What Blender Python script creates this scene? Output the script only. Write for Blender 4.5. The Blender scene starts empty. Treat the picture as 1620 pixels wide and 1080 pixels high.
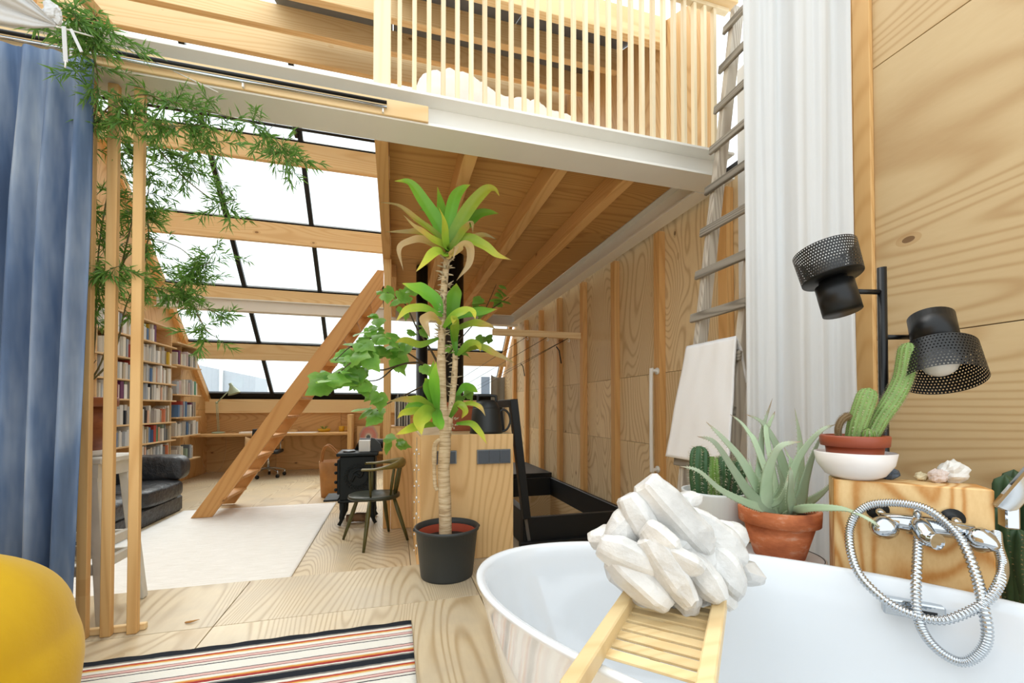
import bpy, bmesh, math, random
from mathutils import Vector, Matrix, Quaternion, noise

# ---------------------------------------------------------------- camera
sc = bpy.context.scene
COL = sc.collection
YAW, PIT, FPX, CYP, CH = math.radians(15.587), math.radians(.933), 673.1, 634.7, 1.25
cam_d = bpy.data.cameras.new('camera'); cam = bpy.data.objects.new('camera', cam_d); COL.objects.link(cam)
cam_d.sensor_width = 36; cam_d.lens = 36 * FPX / 1620; cam_d.shift_y = (CYP - 540) / 1620
cam_d.clip_start = .02; cam_d.clip_end = 300
cam.location = (0, 0, CH); cam.rotation_euler = (math.pi / 2 + PIT, 0, -YAW)
sc.camera = cam
# ---------------------------------------------------------------- overcast daylight
w = bpy.data.worlds.new('overcast_sky'); sc.world = w; w.use_nodes = True
bg = w.node_tree.nodes['Background']; bg.inputs[0].default_value = (.9, .965, 1, 1); bg.inputs[1].default_value = 1.5
sc.view_settings.view_transform = 'Standard'; sc.view_settings.look = 'None'
sc.view_settings.exposure = .36; sc.view_settings.gamma = 1; sc.view_settings.use_curve_mapping = False
sun_d = bpy.data.lights.new('veiled_sun', 'SUN'); sun_d.energy = 3.1; sun_d.angle = math.radians(60); sun_d.color = (1, .97, .92)
sun = bpy.data.objects.new('veiled_sun', sun_d); COL.objects.link(sun); sun.location = (-2, 14, 12)
sun.rotation_euler = (math.radians(-38), 0, math.radians(14))

# ---------------------------------------------------------------- helpers
FW = Vector((math.sin(YAW) * math.cos(PIT), math.cos(YAW) * math.cos(PIT), math.sin(PIT)))
RT = Vector((math.cos(YAW), -math.sin(YAW), 0)); UP = RT.cross(FW)
def P(x, y, ax, val):                      # photo pixel -> point on a world plane
    d = FW + RT * ((x - 810) / FPX) + UP * ((CYP - y) / FPX); o = Vector((0, 0, CH)); i = 'XYZ'.index(ax)
    return o + d * ((val - o[i]) / d[i])
def PD(x, y, depth):                       # photo pixel at a known distance along the view axis
    return Vector((0, 0, CH)) + (FW + RT * ((x - 810) / FPX) + UP * ((CYP - y) / FPX)) * depth
def V(*a): return Vector(a)
R_ = random.Random(7)
def lin(h):
    h = h.lstrip('#'); c = [int(h[i:i + 2], 16) / 255 for i in (0, 2, 4)]
    return tuple(x / 12.92 if x <= .04045 else ((x + .055) / 1.055) ** 2.4 for x in c) + (1,)
WM = {}
def tag(o, label=None, cat=None, group=None, kind=None):
    if label: o['label'] = label
    if cat: o['category'] = cat
    if group: o['group'] = group
    if kind: o['kind'] = kind
    return o
def thing(name, label, cat, loc=(0, 0, 0), rot=None, group=None, kind=None):
    o = bpy.data.objects.new(name, None); COL.objects.link(o); o.empty_display_size = .1
    m = Matrix.Translation(Vector(loc))
    if rot is not None: m = m @ (rot.to_4x4() if isinstance(rot, Matrix) else Matrix.Rotation(rot, 4, 'Z'))
    o.matrix_world = m; WM[o] = m
    return tag(o, label, cat, group, kind)
class MB:
    def __init__(s): s.v = []; s.f = []; s.sm = []; s.uv = {}
    def add(s, vs, fs, M=None, smooth=False, uvs=None):
        b = len(s.v)
        for i, p in enumerate(vs):
            p = Vector(p); s.v.append(M @ p if M else p)
            if uvs: s.uv[b + i] = uvs[i]
        for f in fs: s.f.append(tuple(b + i for i in f)); s.sm.append(smooth)
        return s
    def box(s, c, d, R=None, bev=0.0):
        x, y, z = d[0] / 2, d[1] / 2, d[2] / 2; M = Matrix.Translation(Vector(c)) @ (R.to_4x4() if R else Matrix.Identity(4))
        b = min(bev, x * .45, y * .45, z * .45)
        if b <= 0:
            vs = [(i, j, k) for i in (-x, x) for j in (-y, y) for k in (-z, z)]
            return s.add(vs, [(0, 1, 3, 2), (4, 6, 7, 5), (0, 4, 5, 1), (2, 3, 7, 6), (0, 2, 6, 4), (1, 5, 7, 3)], M)
        bm = bmesh.new(); bmesh.ops.create_cube(bm, size=1)
        for v in bm.verts: v.co = (v.co.x * 2 * x, v.co.y * 2 * y, v.co.z * 2 * z)
        bmesh.ops.bevel(bm, geom=bm.edges[:], offset=b, segments=1, affect='EDGES')
        bm.verts.index_update()
        s.add([v.co.copy() for v in bm.verts], [[v.index for v in f.verts] for f in bm.faces], M); bm.free(); return s
    def bb(s, x0, x1, y0, y1, z0, z1, bev=0.0): return s.box(((x0 + x1) / 2, (y0 + y1) / 2, (z0 + z1) / 2), (x1 - x0, y1 - y0, z1 - z0), None, bev)
    def bar(s, a, b, wd, th, up=(0, 0, 1), bev=0.0):      # square bar from a to b
        a, b = Vector(a), Vector(b); d = b - a; x = d.normalized(); u = Vector(up); y = u.cross(x)
        y = y.normalized() if y.length > 1e-5 else Vector((0, 1, 0)); z = x.cross(y)
        return s.box((a + b) / 2, (d.length, wd, th), Matrix((x, y, z)).transposed(), bev)
    def tube(s, pts, r, n=8, caps=True, closed=False, smooth=True):
        pts = [Vector(p) for p in pts]; N = len(pts); rs = r if isinstance(r, (list, tuple)) else [r] * N
        t0 = (pts[1] - pts[0]).normalized(); a = t0.orthogonal().normalized(); vs = []; prev = t0
        for i, p in enumerate(pts):
            if closed: t = (pts[(i + 1) % N] - pts[i - 1]).normalized()
            else: t = (pts[min(i + 1, N - 1)] - pts[max(i - 1, 0)]).normalized()
            q = prev.rotation_difference(t); a = (q @ a); a = (a - t * a.dot(t)).normalized(); prev = t; b = t.cross(a)
            for k in range(n):
                an = 2 * math.pi * k / n; vs.append(p + (a * math.cos(an) + b * math.sin(an)) * rs[i])
        fs = []
        for i in range(N if closed else N - 1):
            j = (i + 1) % N
            for k in range(n): fs.append((i * n + k, i * n + (k + 1) % n, j * n + (k + 1) % n, j * n + k))
        s.add(vs, fs, None, smooth)
        if caps and not closed:
            bb = len(s.v) - len(vs)
            s.f.append(tuple(bb + k for k in reversed(range(n)))); s.sm.append(False)
            s.f.append(tuple(bb + (N - 1) * n + k for k in range(n))); s.sm.append(False)
        return s
    def lathe(s, prof, n=32, c=(0, 0, 0), R=None, smooth=True, mod=None):
        M = Matrix.Translation(Vector(c)) @ (R.to_4x4() if R else Matrix.Identity(4)); vs = []; fs = []
        for i, (r, z) in enumerate(prof):
            for k in range(n):
                a = 2 * math.pi * k / n; rr = mod(r, z, a) if mod else r
                vs.append((rr * math.cos(a), rr * math.sin(a), z))
        for i in range(len(prof) - 1):
            for k in range(n): fs.append((i * n + k, i * n + (k + 1) % n, (i + 1) * n + (k + 1) % n, (i + 1) * n + k))
        loop = prof[0] == prof[-1]
        if prof[0][0] > 1e-4 and not loop: fs.append(tuple(reversed(range(n))))
        if prof[-1][0] > 1e-4 and not loop: fs.append(tuple((len(prof) - 1) * n + k for k in range(n)))
        return s.add(vs, fs, M, smooth)
    def grid(s, fn, nu, nv, closeu=False, smooth=True, uv=False):
        vs = []; uvs = []
        for i in range(nu + (0 if closeu else 1)):
            for j in range(nv + 1): vs.append(fn(i / nu, j / nv)); uvs.append((i / nu, j / nv))
        fs = []; m = nv + 1; N = nu + (0 if closeu else 1)
        for i in range(nu):
            for j in range(nv): fs.append((i * m + j, ((i + 1) % N) * m + j, ((i + 1) % N) * m + j + 1, i * m + j + 1))
        return s.add(vs, fs, None, smooth, uvs if uv else None)
    def prism(s, poly, h, M=None, smooth=False):              # polygon in local xy extruded along z
        n = len(poly); vs = [(x, y, 0) for x, y in poly] + [(x, y, h) for x, y in poly]
        fs = [tuple(reversed(range(n))), tuple(range(n, 2 * n))] + [(i, (i + 1) % n, n + (i + 1) % n, n + i) for i in range(n)]
        return s.add(vs, fs, M, smooth)
    def ball(s, c, r, n=16, m=10, R=None, sc_=(1, 1, 1)):
        pr = [(r * math.sin(math.pi * i / m), -r * math.cos(math.pi * i / m)) for i in range(m + 1)]; pr[0] = (0, -r); pr[-1] = (0, r)
        b = len(s.v); s.lathe([(max(p[0], 1e-5), p[1]) for p in pr], n)
        M = Matrix.Translation(Vector(c)) @ (R.to_4x4() if R else Matrix.Identity(4)) @ Matrix.Diagonal((*sc_, 1))
        for i in range(b, len(s.v)): s.v[i] = M @ s.v[i]
        return s
    def mesh(s, name, off=None):
        me = bpy.data.meshes.new(name); me.from_pydata([tuple(p) for p in s.v], [], s.f)
        me.polygons.foreach_set('use_smooth', s.sm)
        if s.uv:
            l = me.uv_layers.new(name='UVMap')
            for lo in me.loops: l.data[lo.index].uv = s.uv.get(lo.vertex_index, (0, 0))
        me.validate(); me.update(); return me
    def build(s, name, mat, parent=None, world=True, label=None, cat=None, group=None, kind=None, solid=0, sub=0):
        if parent is not None:
            if world: Mi = WM[parent].inverted(); s.v = [Mi @ p for p in s.v]
            me = s.mesh(name); o = bpy.data.objects.new(name, me); COL.objects.link(o); o.parent = parent; WM[o] = WM[parent]
        else:
            xs = [p.x for p in s.v]; ys = [p.y for p in s.v]; zs = [p.z for p in s.v]
            c = Vector(((min(xs) + max(xs)) / 2, (min(ys) + max(ys)) / 2, min(zs))); s.v = [p - c for p in s.v]
            me = s.mesh(name); o = bpy.data.objects.new(name, me); COL.objects.link(o); o.location = c; WM[o] = Matrix.Translation(c)
        me.materials.append(mat)
        if solid: m = o.modifiers.new('s', 'SOLIDIFY'); m.thickness = solid; m.offset = 0
        if sub: m = o.modifiers.new('u', 'SUBSURF'); m.levels = sub; m.render_levels = sub
        return tag(o, label, cat, group, kind)
def piece(name, me, mat, loc, parent, rot=None, label=None):    # shared mesh, own object, world location
    o = bpy.data.objects.new(name, me); COL.objects.link(o)
    if not me.materials: me.materials.append(mat)
    m = Matrix.Translation(Vector(loc)) @ (rot.to_4x4() if rot is not None else Matrix.Identity(4))
    if parent is not None: o.parent = parent; m = WM[parent].inverted() @ m
    o.matrix_local = m; WM[o] = (WM[parent] if parent is not None else Matrix.Identity(4)) @ m
    if label: o['label'] = label
    return o
def bez(pts, n=12):                                          # Catmull-Rom through points
    pts = [Vector(p) for p in pts]; out = []; q = [pts[0] * 2 - pts[1]] + pts + [pts[-1] * 2 - pts[-2]]
    for i in range(1, len(q) - 2):
        for k in range(n):
            t = k / n; a, b, c, d = q[i - 1:i + 3]
            out.append(.5 * ((2 * b) + (c - a) * t + (2 * a - 5 * b + 4 * c - d) * t * t + (3 * b - a - 3 * c + d) * t ** 3))
    out.append(pts[-1]); return out
def rotz(a): return Matrix.Rotation(a, 3, 'Z')
def rx(a): return Matrix.Rotation(a, 3, 'X')
def ry(a): return Matrix.Rotation(a, 3, 'Y')
def align(d, up=(0, 0, 1)):                                  # rotation taking local z to d
    return Vector((0, 0, 1)).rotation_difference(Vector(d).normalized()).to_matrix()

# ---------------------------------------------------------------- materials
def newmat(name):
    m = bpy.data.materials.new(name); m.use_nodes = True; nt = m.node_tree
    return m, nt, nt.nodes['Principled BSDF']
def N(nt, t, **kw):
    n = nt.nodes.new(t)
    for k, v in kw.items():
        if k.startswith('i'): n.inputs[int(k[1:])].default_value = v
        else: setattr(n, k, v)
    return n
def L(nt, a, b): nt.links.new(a, b)
def math_(nt, op, a, b=None, clamp=False):
    n = nt.nodes.new('ShaderNodeMath'); n.operation = op; n.use_clamp = clamp
    for i, x in enumerate((a, b)):
        if x is None: continue
        if isinstance(x, (int, float)): n.inputs[i].default_value = x
        else: nt.links.new(x, n.inputs[i])
    return n.outputs[0]
def mix(nt, f, a, b, mode='MIX'):
    n = nt.nodes.new('ShaderNodeMix'); n.data_type = 'RGBA'; n.blend_type = mode
    for i, x in ((0, f), (6, a), (7, b)):
        if isinstance(x, (int, float)): n.inputs[i].default_value = x
        elif isinstance(x, tuple): n.inputs[i].default_value = x
        else: nt.links.new(x, n.inputs[i])
    return n.outputs[2]
def coords(nt, scale, rnd=True):
    tc = N(nt, 'ShaderNodeTexCoord'); mp = N(nt, 'ShaderNodeMapping'); mp.inputs['Scale'].default_value = scale
    if rnd:
        oi = N(nt, 'ShaderNodeObjectInfo'); vm = N(nt, 'ShaderNodeVectorMath', operation='SCALE'); vm.inputs[0].default_value = (37.1, 71.7, 19.3)
        L(nt, oi.outputs['Random'], vm.inputs['Scale']); ad = N(nt, 'ShaderNodeVectorMath', operation='ADD')
        L(nt, tc.outputs['Object'], ad.inputs[0]); L(nt, vm.outputs[0], ad.inputs[1]); L(nt, ad.outputs[0], mp.inputs[0])
    else: L(nt, tc.outputs['Object'], mp.inputs[0])
    return mp.outputs[0]
def noise_(nt, vec, scale, detail=2, rough=.5, dist=0):
    n = N(nt, 'ShaderNodeTexNoise'); n.inputs['Scale'].default_value = scale; n.inputs['Detail'].default_value = detail
    n.inputs['Roughness'].default_value = rough; n.inputs['Distortion'].default_value = dist; L(nt, vec, n.inputs['Vector']); return n.outputs['Fac']
def ramp(nt, f, *stops):
    r = N(nt, 'ShaderNodeValToRGB'); el = r.color_ramp.elements
    while len(el) < len(stops): el.new(.5)
    for e, (p, c) in zip(el, stops): e.position = p; e.color = c if isinstance(c, tuple) else lin(c)
    if isinstance(f, (int, float)): r.inputs[0].default_value = f
    else: L(nt, f, r.inputs[0])
    return r.outputs[0]
def bump(nt, bs, h, s=.2, d=.01):
    b = N(nt, 'ShaderNodeBump'); b.inputs['Strength'].default_value = s; b.inputs['Distance'].default_value = d
    L(nt, h, b.inputs['Height']); L(nt, b.outputs[0], bs.inputs['Normal'])
def wood(name, c1, c2, axis=0, freq=14, k=1.0, amt=.75, rough=.6, knots=0, kn='#6b4020', stretch=7, grey=None, spec=.3, pw=4.0, nrm=None):
    m, nt, bs = newmat(name)
    s = [3.0 * k] * 3; s[axis] = 3.0 * k / stretch
    v = coords(nt, tuple(s))
    n1 = noise_(nt, v, .55, 1.5, .45, .3)
    st = math_(nt, 'SINE', math_(nt, 'MULTIPLY', n1, freq * 6.28))
    add = math_(nt, 'ADD', math_(nt, 'MULTIPLY', st, .5), .5); fig = math_(nt, 'POWER', add, pw)
    fib = noise_(nt, v, 22, 2, .6); fac = math_(nt, 'MULTIPLY', math_(nt, 'ADD', math_(nt, 'MULTIPLY', fig, .75), math_(nt, 'MULTIPLY', fib, .35)), amt, True)
    col = mix(nt, fac, lin(c1), lin(c2))
    big = noise_(nt, v, .25, 1); col = mix(nt, math_(nt, 'MULTIPLY', big, .5), col, mix(nt, .5, col, lin(c2)), 'MIX')
    oi = N(nt, 'ShaderNodeObjectInfo'); hv = N(nt, 'ShaderNodeHueSaturation')
    L(nt, math_(nt, 'MULTIPLY_ADD', oi.outputs['Random'], .22), hv.inputs['Value']); hv.inputs['Value'].links[0].from_node.inputs[2].default_value = .89
    L(nt, col, hv.inputs['Color']); col = hv.outputs[0]
    if grey:
        g = noise_(nt, coords(nt, (1.6, 1.6, 1.6), False), 1.3, 4, .6)
        gs = ramp(nt, g, (.42, (0, 0, 0, 1)), (.72, (1, 1, 1, 1)))
        col = mix(nt, math_(nt, 'MULTIPLY', gs, .65), col, lin(grey))
    if knots:
        s2 = [1.0] * 3; s2[axis] = .55
        if nrm is not None: s2[nrm] = 0
        vo = N(nt, 'ShaderNodeTexVoronoi'); vo.inputs['Scale'].default_value = knots; L(nt, coords(nt, tuple(s2)), vo.inputs['Vector'])
        sep = N(nt, 'ShaderNodeSeparateColor'); L(nt, vo.outputs['Color'], sep.inputs[0])
        kf = math_(nt, 'MULTIPLY', math_(nt, 'LESS_THAN', vo.outputs['Distance'], .06), math_(nt, 'GREATER_THAN', sep.outputs[0], .6))
        ring = math_(nt, 'MULTIPLY', math_(nt, 'LESS_THAN', vo.outputs['Distance'], .12), math_(nt, 'GREATER_THAN', sep.outputs[0], .6))
        col = mix(nt, math_(nt, 'MULTIPLY', ring, .35), col, lin(c2)); col = mix(nt, math_(nt, 'MULTIPLY', kf, .8), col, lin(kn))
    L(nt, col, bs.inputs['Base Color']); bs.inputs['Roughness'].default_value = rough; bs.inputs['Specular IOR Level'].default_value = spec
    bump(nt, bs, fac, .12, .003)
    return m
def plain(name, c, rough=.5, metal=0, spec=.5, var=.08, vs=6, bmp=0, bsc=60, coat=0, trans=0, sheen=0):
    m, nt, bs = newmat(name); v = coords(nt, (1, 1, 1)); n = noise_(nt, v, vs, 3, .6)
    c = lin(c); d = tuple(x * (1 - var * 2.5) for x in c[:3]) + (1,)
    L(nt, mix(nt, n, c, d), bs.inputs['Base Color']); bs.inputs['Roughness'].default_value = rough; bs.inputs['Metallic'].default_value = metal
    bs.inputs['Specular IOR Level'].default_value = spec; bs.inputs['Coat Weight'].default_value = coat
    if sheen: bs.inputs['Sheen Weight'].default_value = sheen
    if bmp: bump(nt, bs, noise_(nt, v, bsc, 3, .6), bmp, .004)
    return m
def leafmat(name, *stops, rough=.4, trans=.25):                # colour along the leaf's own length (uv.y), ribs across (uv.x)
    m, nt, bs = newmat(name); uv = N(nt, 'ShaderNodeUVMap'); sp = N(nt, 'ShaderNodeSeparateXYZ'); L(nt, uv.outputs[0], sp.inputs[0])
    n = noise_(nt, coords(nt, (1, 1, 1)), 9, 3, .6)
    f = math_(nt, 'ADD', sp.outputs[1], math_(nt, 'MULTIPLY', math_(nt, 'SUBTRACT', n, .5), .35), True)
    c = ramp(nt, f, *stops); oi = N(nt, 'ShaderNodeObjectInfo'); hs = N(nt, 'ShaderNodeHueSaturation'); L(nt, c, hs.inputs['Color'])
    L(nt, math_(nt, 'ADD', math_(nt, 'MULTIPLY', oi.outputs['Random'], .5), .72), hs.inputs['Value'])
    L(nt, hs.outputs[0], bs.inputs['Base Color']); bs.inputs['Roughness'].default_value = rough; bs.inputs['Specular IOR Level'].default_value = .35
    tr = N(nt, 'ShaderNodeBsdfTranslucent'); L(nt, hs.outputs[0], tr.inputs[0]); ms = N(nt, 'ShaderNodeMixShader'); ms.inputs[0].default_value = trans
    L(nt, bs.outputs[0], ms.inputs[1]); L(nt, tr.outputs[0], ms.inputs[2]); L(nt, ms.outputs[0], nt.nodes['Material Output'].inputs[0])
    return m
def fabric(name, c, c2=None, fold=0, rough=.9, weave=400, trans=0, scale=3):
    m, nt, bs = newmat(name); v = coords(nt, (1, 1, .3), False); n = noise_(nt, v, scale, 4, .6)
    L(nt, mix(nt, n, lin(c), lin(c2 or c)), bs.inputs['Base Color']); bs.inputs['Roughness'].default_value = rough; bs.inputs['Specular IOR Level'].default_value = .15
    bs.inputs['Sheen Weight'].default_value = .2
    bump(nt, bs, noise_(nt, coords(nt, (1, 1, 1), False), weave, 2), .25, .002)
    if trans:
        tr = N(nt, 'ShaderNodeBsdfTranslucent'); tr.inputs[0].default_value = lin(c); ms = N(nt, 'ShaderNodeMixShader'); ms.inputs[0].default_value = trans
        L(nt, bs.outputs[0], ms.inputs[1]); L(nt, tr.outputs[0], ms.inputs[2]); L(nt, ms.outputs[0], nt.nodes['Material Output'].inputs[0])
    return m
M_plyY = wood('plywood_grain_y', '#dcc498', '#a67a46', 1, 46, .62, .5, .55, 4.2, '#63442a', 4.5, pw=3.5, nrm=0)
M_plyX = wood('plywood_grain_x', '#e0b57c', '#b07c42', 0, 40, .7, .5, .55, 4.5, '#63442a', 4.5, pw=5, nrm=1)
M_plyZ = wood('plywood_grain_z', '#f0cb93', '#bd884a', 2, 40, .75, .5, .55, 4.5, '#6b4828', 5, pw=4, nrm=1)
M_bay = wood('bay_plywood', '#ecd7ae', '#b08c5c', 2, 44, .8, .6, .6, 5.5, '#5c4028', 3, pw=4, nrm=0)
M_gab = wood('gable_plywood', '#e3bd86', '#b07c42', 2, 44, .75, .5, .6, 4.5, '#5c4028', 4, pw=4, nrm=0)
M_deck = wood('mezzanine_plywood', '#d3a566', '#9f6c34', 0, 40, .75, .55, .6, 5, '#4c2e17', 5, pw=4, nrm=2)
M_floor = wood('floor_plywood', '#e2d2b2', '#a5875c', 1, 80, .85, .72, .33, 4.5, '#85725a', 7, '#b8ab96', .5, pw=3, nrm=2)
M_pineX = wood('pine_x', '#f1d7a8', '#d2a568', 0, 50, 1.0, .5, .6, 4, '#8a5c32', 14, pw=3, nrm=1)
M_pineY = wood('pine_y', '#dfb378', '#bd864a', 1, 50, 1.0, .5, .6, 4, '#8a5c32', 14, pw=3, nrm=0)
M_pineZ = wood('pine_z', '#e3bb80', '#c18d50', 2, 50, 1.0, .5, .6, 4, '#8a5c32', 14, pw=3, nrm=0)
M_stud = wood('stud_pine', '#e8b878', '#c08a4c', 2, 50, 1.0, .5, .6, 4, '#8a5a2c', 14, pw=3, nrm=0)
M_stair = wood('stair_pine', '#dca86a', '#ba8045', 0, 50, 1.0, .5, .55, 4, '#8a5a2c', 14, pw=3, nrm=1)
M_pale = wood('pale_pine_z', '#f2e2c0', '#e0c698', 2, 20, 1.2, .5, .6, 4, '#a98656', 16, pw=3)
M_grey = wood('weathered_grey_wood', '#a9a296', '#6f685d', 1, 30, 1.8, .9, .85, 3, '#4a4238', 12, pw=2)
M_greyZ = wood('weathered_pale_wood', '#d0c9bb', '#a09486', 2, 30, 1.8, .9, .85, 3, '#6a5f52', 12, pw=2)
M_bamboo = wood('bamboo', '#e2cb9c', '#cdae7a', 0, 20, 2, .6, .42, 0, stretch=14, pw=3)
M_block = wood('ply_block', '#e8cd98', '#b5772f', 2, 26, 1.7, .9, .5, 9, '#7a4a1e', 2.4, pw=2.0)
M_book = wood('shelf_ply', '#e6c79a', '#cba06a', 1, 18, 1.2, .5, .6, 0, pw=3)
M_white = plain('white_paint', '#edebe4', .45, var=.02)
M_wwall = plain('white_wall_paint', '#e9e9e6', .6, var=.02)
M_worn = plain('worn_white_paint', '#dedbd2', .6, var=.12, vs=9, bmp=.2)
M_black = plain('black_paint', '#15191b', .5, var=.1)
M_blackm = plain('black_metal', '#101112', .38, .2, var=.05)
M_iron = plain('cast_iron', '#1c2325', .55, .5, var=.15, bmp=.2, bsc=120)
M_frame = plain('dark_glazing_frame', '#12161a', .4, .2)
M_steel = plain('galvanised_steel', '#9a9fa3', .35, .9, var=.1)
M_chrome = plain('chrome', '#c4c9ce', .07, 1, var=.02)
M_porc = plain('white_tub_acrylic', '#e3e8ed', .12, var=.005, coat=.6)
M_cer = plain('white_ceramic', '#ece7e4', .25, var=.02)
M_greyroof = plain('grey_roof_panel', '#6f7680', .5, .1, var=.08)
M_terra = plain('terracotta', '#b3623c', .8, var=.18, vs=12, bmp=.15)
M_terra2 = plain('terracotta_orange', '#c97648', .8, var=.14, vs=9, bmp=.12)
M_brownp = plain('brown_plastic', '#9a4a30', .45, var=.04)
M_soil = plain('soil', '#3d2e22', .95, var=.3, vs=60, bmp=.8)
M_anth = plain('anthracite_plastic', '#33383a', .5, var=.05)
M_quartz = None
# ================================================================ SETTING
PZ = .17                                     # height of the bathing platform above the studio floor
XL, XR, YB = -3.5, 2.25, 9.6
def struct(name, loc=(0, 0, 0)): return thing(name, None, None, loc, kind='structure')
def sheet(parent, x0, x1, y0, y1, z0, z1, mat, name='plywood_sheet', bev=.0015):
    mb = MB(); mb.bb(-(x1 - x0) / 2, (x1 - x0) / 2, -(y1 - y0) / 2, (y1 - y0) / 2, -(z1 - z0) / 2, (z1 - z0) / 2, bev)
    return piece(name, mb.mesh(name), mat, ((x0 + x1) / 2, (y0 + y1) / 2, (z0 + z1) / 2), parent)
g = .002
floor = struct('floor')
ys = [-2.2, -.4, 1.225, 2.445, 3.03]; xs = [-3.5, -2.07, -.855, .487, 1.707, 2.32]
for i in range(len(xs) - 1):
    for j in range(len(ys) - 1): sheet(floor, xs[i] + g, xs[i + 1] - g, ys[j] + g, ys[j + 1] - g, PZ - .018, PZ, M_floor)
MB().bb(-3.5, 2.32, -2.2, 3.02, .0, PZ - .02).build('platform_base', M_black, floor)
MB().bb(-3.5, 2.32, 3.02, 3.03, .0, PZ - .019).build('step_riser', M_plyX, floor)
HX0, HX1, HY0, HY1 = 1.14, 2.24, 3.72, 5.84
for (x0, x1, y0, y1) in ((-3.5, -2.3, 3.03, 5.47), (-2.3, -1.08, 3.03, 5.47), (-1.08, .14, 3.03, 5.47), (.14, HX0, 3.03, 5.47), (HX0, 2.32, 3.03, HY0),
        (-3.5, -2.3, 5.47, 7.9), (-2.3, -1.08, 5.47, 7.9), (-1.08, .14, 5.47, 7.9), (.14, HX0, 5.47, 7.9), (HX0, 2.32, HY1, 7.9), (HX1, 2.32, HY0, HY1),
        (-3.5, -2.3, 7.9, 9.62), (-2.3, -1.08, 7.9, 9.62), (-1.08, .14, 7.9, 9.62), (.14, 1.36, 7.9, 9.62), (1.36, 2.32, 7.9, 9.62)):
    sheet(floor, x0 + g, x1 - g, y0 + g, y1 - g, -.018, 0, M_floor)
MB().bb(-3.53, HX0, 3.03, 9.64, -.06, -.019).bb(HX0, 2.32, HY1, 9.62, -.06, -.019).build('floor_base', M_black, floor)

wr = struct('wall_right', (XR, 0, 0))
for z0, z1 in ((PZ, 1.579), (1.583, 2.919), (2.923, 3.99)):
    sheet(wr, 2.27, 2.288, -.95, 1.517, z0, z1, M_plyY)
sheet(wr, 2.25, 2.33, 1.518, 1.60, PZ, 3.99, M_pineZ, 'post', .003)
studY = [2.457 + .786 * i for i in range(8)]
for i, y in enumerate(studY):
    top = 2.815 if y < 7.9 else 2.6
    sheet(wr, 2.25, 2.312, y, y + .085, 0 if y > 3.1 else PZ, top, M_stud, 'stud', .002)
zs_ = [(0, .914), (.917, 1.565), (1.568, 2.95)]
yb = [1.62] + [y + .0425 for y in studY]
for i in range(len(yb) - 1):
    for z0, z1 in zs_: sheet(wr, 2.313, 2.331, yb[i] + .001, yb[i + 1] - .001, z0, z1, M_bay)
def gable(parent, x0, x1, poly, mat, name='plywood_sheet'):     # polygon in (y, z) with thickness in x
    cy = sum(p[0] for p in poly) / len(poly); cz = sum(p[1] for p in poly) / len(poly)
    Mx = Matrix(((0, 0, 1, 0), (1, 0, 0, 0), (0, 1, 0, 0), (0, 0, 0, 1)))
    me = MB().prism([(y - cy, z - cz) for y, z in poly], x1 - x0, Mx).mesh(name)
    return piece(name, me, mat, (x0, cy, cz), parent)
LR = 10.98                                   # steep roof: y + z = LR along the purlin tops
for a, b in ((yb[-1] + .002, 9.62),):
    gable(wr, 2.313, 2.331, [(a, 0), (b, 0), (b, 1.4), (LR - 2.95, 2.95), (a, 2.95)], M_bay)
# loft gable above the steel, split in sheets
def rooftop(y): return min(LR + .1 - y, 5.62 - (5.3 - y) * .46 if y < 5.3 else 9)
for a, b in ((2.62, 3.4), (3.4, 4.2), (4.2, 5.3), (5.3, 6.4), (6.4, 8.0)):
    gable(wr, 2.28, 2.298, [(a + .0015, 3.0), (b - .0015, 3.0), (b - .0015, rooftop(b)), (a + .0015, rooftop(a))], M_gab)
# white lining panel behind the ladder
sheet(wr, 2.296, 2.31, 1.66, 2.40, PZ, 3.6, M_wwall, 'white_panel')
sheet(wr, 2.25, 2.31, 1.602, 1.658, PZ, 3.6, M_pineZ, 'jamb', .002)

MB().bb(2.29, 2.30, -.95, 1.517, PZ, 3.99).bb(2.332, 2.34, 1.6, 8.0, 0, 3.0).bb(2.299, 2.305, 2.62, 5.3, 3.0, 4.4).build('backing', M_black, wr)  # added black sheets stop daylight leaking through the wall joints
wl = struct('wall_left', (XL, 0, 0))
for a, b in ((2.62, 4.3), (4.3, 5.5), (5.5, 6.7), (6.7, 7.9), (7.9, 9.6)):
    for z0, z1 in ((0, 1.22), (1.223, 2.44), (2.443, 9)):
        ta, tb = min(z1, rooftop(a)), min(z1, rooftop(b))
        if ta <= z0 + .01: continue
        poly = [(a + .0015, z0), (b - .0015, z0), (b - .0015, max(tb, z0)), (a + .0015, ta)]
        if tb <= z0: poly = [(a + .0015, z0), (LR + .1 - z0, z0), (a + .0015, ta)]
        elif ta == z1 and tb < z1: poly = [(a + .0015, z0), (b - .0015, z0), (b - .0015, tb), (LR + .1 - z1, z1), (a + .0015, z1)]
        gable(wl, XL - .018, XL, poly, M_gab)
gable(wl, XL - .03, XL - .019, [(2.62, -.06), (9.64, -.06), (9.64, 1.4), (5.45, LR + .05 - 5.45), (5.3, 5.5), (2.62, 4.3)], M_black, 'backing')  # black sheet added behind the gable to keep light out of its seams
for a, b in ((-2.2, -1.0), (-1.0, .2), (.2, 1.4), (1.4, 2.61)): sheet(wl, XL - .018, XL, a + .002, b - .002, PZ, 3.6, M_gab)  # unseen near stretch of wall, added to cut daylight on the platform
wb = struct('wall_back', (0, YB, 0))
MB().bb(-3.5, 2.31, YB + .019, YB + .03, 0, 1.16).build('backing', M_black, wb)  # added black sheet blocks light between the back wall panels
xb = [-3.53, -2.28, -1.06, .16, 1.38, 2.31]
for i in range(5): sheet(wb, xb[i] + g, xb[i + 1] - g, YB, YB + .018, 0, 1.16, M_plyX)
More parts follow.
